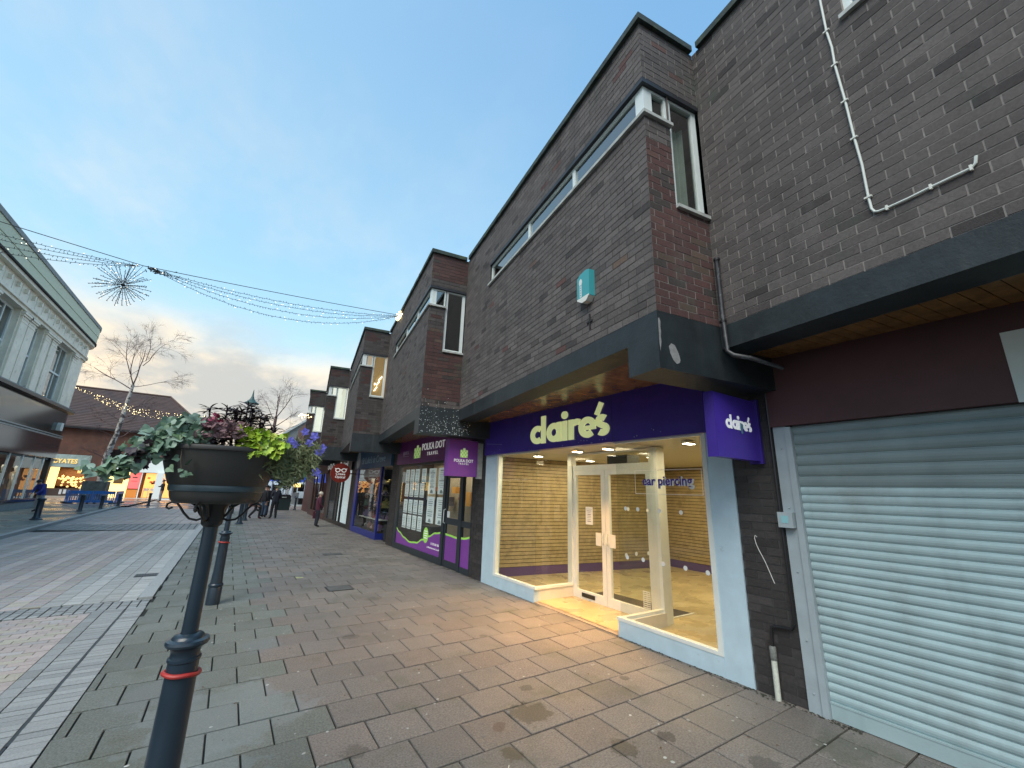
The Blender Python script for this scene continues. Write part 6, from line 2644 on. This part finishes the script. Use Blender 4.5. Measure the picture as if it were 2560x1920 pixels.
# ------------------------------------------------------------------ people
def person(loc, face, H, pose, cols, hairc, hair='short', label='', extra=None):
    """face: heading angle; pose: dict of joint offsets in a body frame (x right, y forward), metres for H=1.75"""
    s_ = H / 1.75
    J = {'pel': (0, 0, .93), 'wst': (0, 0, 1.08), 'chs': (0, .01, 1.32), 'nck': (0, .0, 1.48), 'hd0': (0, .02, 1.57), 'hd1': (0, .015, 1.67),
         'shR': (.17, 0, 1.42), 'elR': (.22, -.02, 1.15), 'wrR': (.23, .06, .92), 'haR': (.23, .08, .83),
         'shL': (-.17, 0, 1.42), 'elL': (-.22, -.02, 1.15), 'wrL': (-.23, .06, .92), 'haL': (-.23, .08, .83),
         'hpR': (.09, 0, .90), 'knR': (.10, .03, .50), 'anR': (.10, -.01, .09), 'toR': (.11, .14, .035),
         'hpL': (-.09, 0, .90), 'knL': (-.10, .03, .50), 'anL': (-.10, -.01, .09), 'toL': (-.11, .14, .035)}
    J.update(pose)
    rad = {'pel': .155, 'wst': .150, 'chs': .170, 'nck': .058, 'hd0': .085, 'hd1': .095, 'sh': .082, 'el': .060, 'wr': .042, 'ha': .044, 'hp': .108, 'kn': .078, 'an': .056, 'to': .038}
    ed = [('pel', 'wst'), ('wst', 'chs'), ('chs', 'nck'), ('nck', 'hd0'), ('hd0', 'hd1')]
    for c in 'RL':
        ed += [('chs', 'sh' + c), ('sh' + c, 'el' + c), ('el' + c, 'wr' + c), ('wr' + c, 'ha' + c), ('pel', 'hp' + c), ('hp' + c, 'kn' + c), ('kn' + c, 'an' + c), ('an' + c, 'to' + c)]
    ks = list(J)
    me = bpy.data.meshes.new('sk')
    me.from_pydata([tuple(Vector(J[k]) * s_) for k in ks], [(ks.index(a), ks.index(c)) for a, c in ed], [])
    o = bpy.data.objects.new('sk', me)
    COL.objects.link(o)
    o.modifiers.new('s', 'SKIN')
    sv = me.skin_vertices[0].data
    for i, k in enumerate(ks):
        r = rad.get(k, rad.get(k[:2], .05)) * s_
        fl = 1.0 if k not in ('chs', 'wst', 'pel') else .78
        sv[i].radius = (r, r * fl)
        sv[i].use_root = (k == 'pel')
    o.modifiers.new('u', 'SUBSURF').levels = 2
    dg = bpy.context.evaluated_depsgraph_get()
    m2 = bpy.data.meshes.new_from_object(o.evaluated_get(dg))
    bpy.data.objects.remove(o)
    skin, top, trs, shoe = cols
    m2.materials.clear()
    for m in cols: m2.materials.append(m)
    jv = {k: Vector(J[k]) * s_ for k in ks}
    for p_ in m2.polygons:
        c = p_.center
        k = min(ks, key=lambda q: (jv[q] - c).length)
        if k in ('hd0', 'hd1') or (k == 'nck' and c.z > jv['nck'].z) or k[:2] == 'ha': mi = 0
        elif k[:2] in ('an', 'to'): mi = 3 if c.z < .12 * s_ + min(jv['anR'].z, jv['anL'].z) * 0 or k[:2] == 'to' else 2
        elif k[:2] in ('kn', 'hp'): mi = 2 if c.z < .84 * s_ else 1
        else: mi = 1 if c.z > .80 * s_ else 2
        p_.material_index = mi
        p_.use_smooth = True
    e = empty('person', (loc[0], loc[1], 0), face, label, 'person')
    Mx = Tr(*loc) @ Rz(face)
    link('body', m2, e, Mx)
    hc = jv['hd1']
    b = MB()
    hr = .108 * s_
    for ring in [[(hr * math.cos(t) if False else 0)] for t in ()]: pass
    Mh = Mx @ Tr(hc.x, hc.y - .012 * s_, hc.z) @ Matrix.Rotation(-.35, 4, 'X')
    b.lathe([(hr * 1.0, -.035 * s_), (hr * 1.04, .0), (hr * .95, .04 * s_), (hr * .7, .078 * s_), (hr * .35, .098 * s_), (0, .103 * s_)], 14, Mh, .88, 1.0)
    if hair == 'cap': b.box((-.06 * s_, hr * .7, .0), (.06 * s_, hr * 1.7, .014 * s_), Mh)
    b.obj('hair' if hair != 'cap' else 'cap', hairc, e, smooth=True)
    # face: eyes, nose, ears
    fb_ = MB()
    hm = Mx @ Tr(*((jv['hd0'] + jv['hd1']) / 2))
    fb_.bar((0, .07 * s_, .01 * s_), (0, .108 * s_, -.022 * s_), .010 * s_, hm, 5)
    for sx in (-1, 1): fb_.lathe([(0, -.026 * s_), (.014 * s_, 0), (0, .026 * s_)], 6, hm @ Tr(sx * .088 * s_, -.005, 0))
    fb_.obj('nose_and_ears', skin, e)
    fb_ = MB()
    for sx in (-1, 1): fb_.lathe([(0, -.008 * s_), (.008 * s_, 0), (0, .008 * s_)], 6, hm @ Tr(sx * .03 * s_, .088 * s_, .02 * s_))
    fb_.box((-.02 * s_, .088 * s_, -.045 * s_), (.02 * s_, .094 * s_, -.039 * s_), hm)
    fb_.obj('eyes_and_mouth', M_dark, e)
    if extra: extra(e, Mx, s_, jv)
    return e


M_skin = mat('skin', (.45, .27, .2), .6)
M_cblack = mat('cloth_black', (.012, .013, .018), .8)
M_cnavy = mat('cloth_navy', (.016, .018, .032), .8)
M_maroon2 = mat('cloth_maroon', (.08, .016, .035), .85)
M_jean = mat('cloth_jean', (.05, .09, .15), .85)
M_cblue = mat('cloth_blue', (.02, .04, .26), .7)
M_cgrey = mat('cloth_grey', (.25, .27, .30), .8)
M_hairdk = mat('hair_dark', (.015, .01, .008), .6)
M_hairwh = mat('hair_white', (.62, .56, .46), .7)


def logo_back(e, Mx, s_, jv):
    b = MB()
    b.box((-.09, -.134 * 1.0, 1.36), (-.055, -.128, 1.40), Mx)
    b.obj('jacket_logo', M_wvin, e)


def bag(e, Mx, s_, jv):
    h = jv['haL']
    b = MB()
    b.prism([(-.10, -.30), (.10, -.30), (.12, 0), (.04, .02), (-.04, .02), (-.12, 0)], -.05, .05, Mx @ Tr(h.x, h.y, h.z - .04) @ Matrix.Rotation(PI / 2, 4, 'Z') @ Matrix.Rotation(PI / 2, 4, 'X'))
    b.obj('handbag', M_maroon2, e)


person((2.16, 25.4), .25, 1.68, {'anR': (.13, 0, .09), 'toR': (.17, .13, .035), 'anL': (-.12, 0, .09), 'toL': (-.15, .13, .035), 'elR': (.24, .02, 1.14), 'wrR': (.14, .16, 1.0), 'haR': (.08, .2, 1.0), 'elL': (-.24, .02, 1.14), 'wrL': (-.14, .16, 1.0), 'haL': (-.08, .2, 1.0)},
       (M_skin, M_cnavy, M_cblack, M_cblack), M_hairdk, 'cap', 'person in black jacket and trousers seen from behind, standing by the planters', logo_back)
person((1.93, 27.6), .3, 1.62, {'haR': (.28, .2, .95), 'wrR': (.26, .12, 1.0)}, (M_skin, M_cblack, M_cnavy, M_cblack), M_hairdk, 'short', 'person in dark clothes half hidden behind the planter bowl')
person((1.36, 25.3), -1.35, 1.62, {'knR': (.09, .18, .52), 'anR': (.09, .16, .09), 'toR': (.09, .30, .035), 'knL': (-.09, .0, .50), 'anL': (-.09, -.28, .14), 'toL': (-.09, -.16, .05)},
       (M_skin, M_cblack, M_cblack, M_maroon2), M_hairdk, 'short', 'person in black mid stride with only the legs showing under the planter')
person((1.75, 26.6), -1.0, 1.66, {'knR': (.09, .10, .5), 'anR': (.09, .04, .09)}, (M_skin, M_cblack, M_jean, M_cblack), M_hairdk, 'short', 'person in dark coat and blue jeans behind the striding legs')
person((3.40, 20.25), -1.45, 1.47, {'elR': (.24, .0, 1.15), 'wrR': (.2, .14, .96), 'haR': (.18, .2, .93), 'elL': (-.24, -.02, 1.12), 'wrL': (-.25, -.02, .88), 'haL': (-.25, 0, .8), 'pel': (0, 0, .88), 'chs': (0, .03, 1.30), 'hd1': (0, .06, 1.655), 'hd0': (0, .055, 1.56), 'nck': (0, .03, 1.46)},
       (M_skin, M_maroon2, M_cnavy, M_cblack), M_hairwh, 'short', 'white haired person in a maroon coat looking at the optician window', bag)
person((-4.62, 46.6), 1.9, 1.80, {'elR': (.24, .1, 1.2), 'wrR': (.12, .25, 1.2), 'haR': (.06, .28, 1.25)}, (M_skin, M_cblack, M_cgrey, M_cblack), M_hairdk, 'short', 'person in a black top and grey jeans in front of the lit cafe')
person((-7.5, 30.0, .09), 2.6, 1.62, {'chs': (0, .14, 1.28), 'nck': (0, .2, 1.40), 'hd0': (0, .27, 1.46), 'hd1': (0, .31, 1.54), 'shR': (.17, .12, 1.37), 'shL': (-.17, .12, 1.37), 'elR': (.22, .22, 1.1), 'elL': (-.22, .22, 1.1), 'wrR': (.15, .35, .95), 'wrL': (-.15, .35, .95), 'haR': (.1, .42, .92), 'haL': (-.1, .42, .92)},
       (M_skin, M_cblue, M_cgrey, M_cblack), M_hairdk, 'short', 'person in a bright blue jacket leaning forward by the store corner')
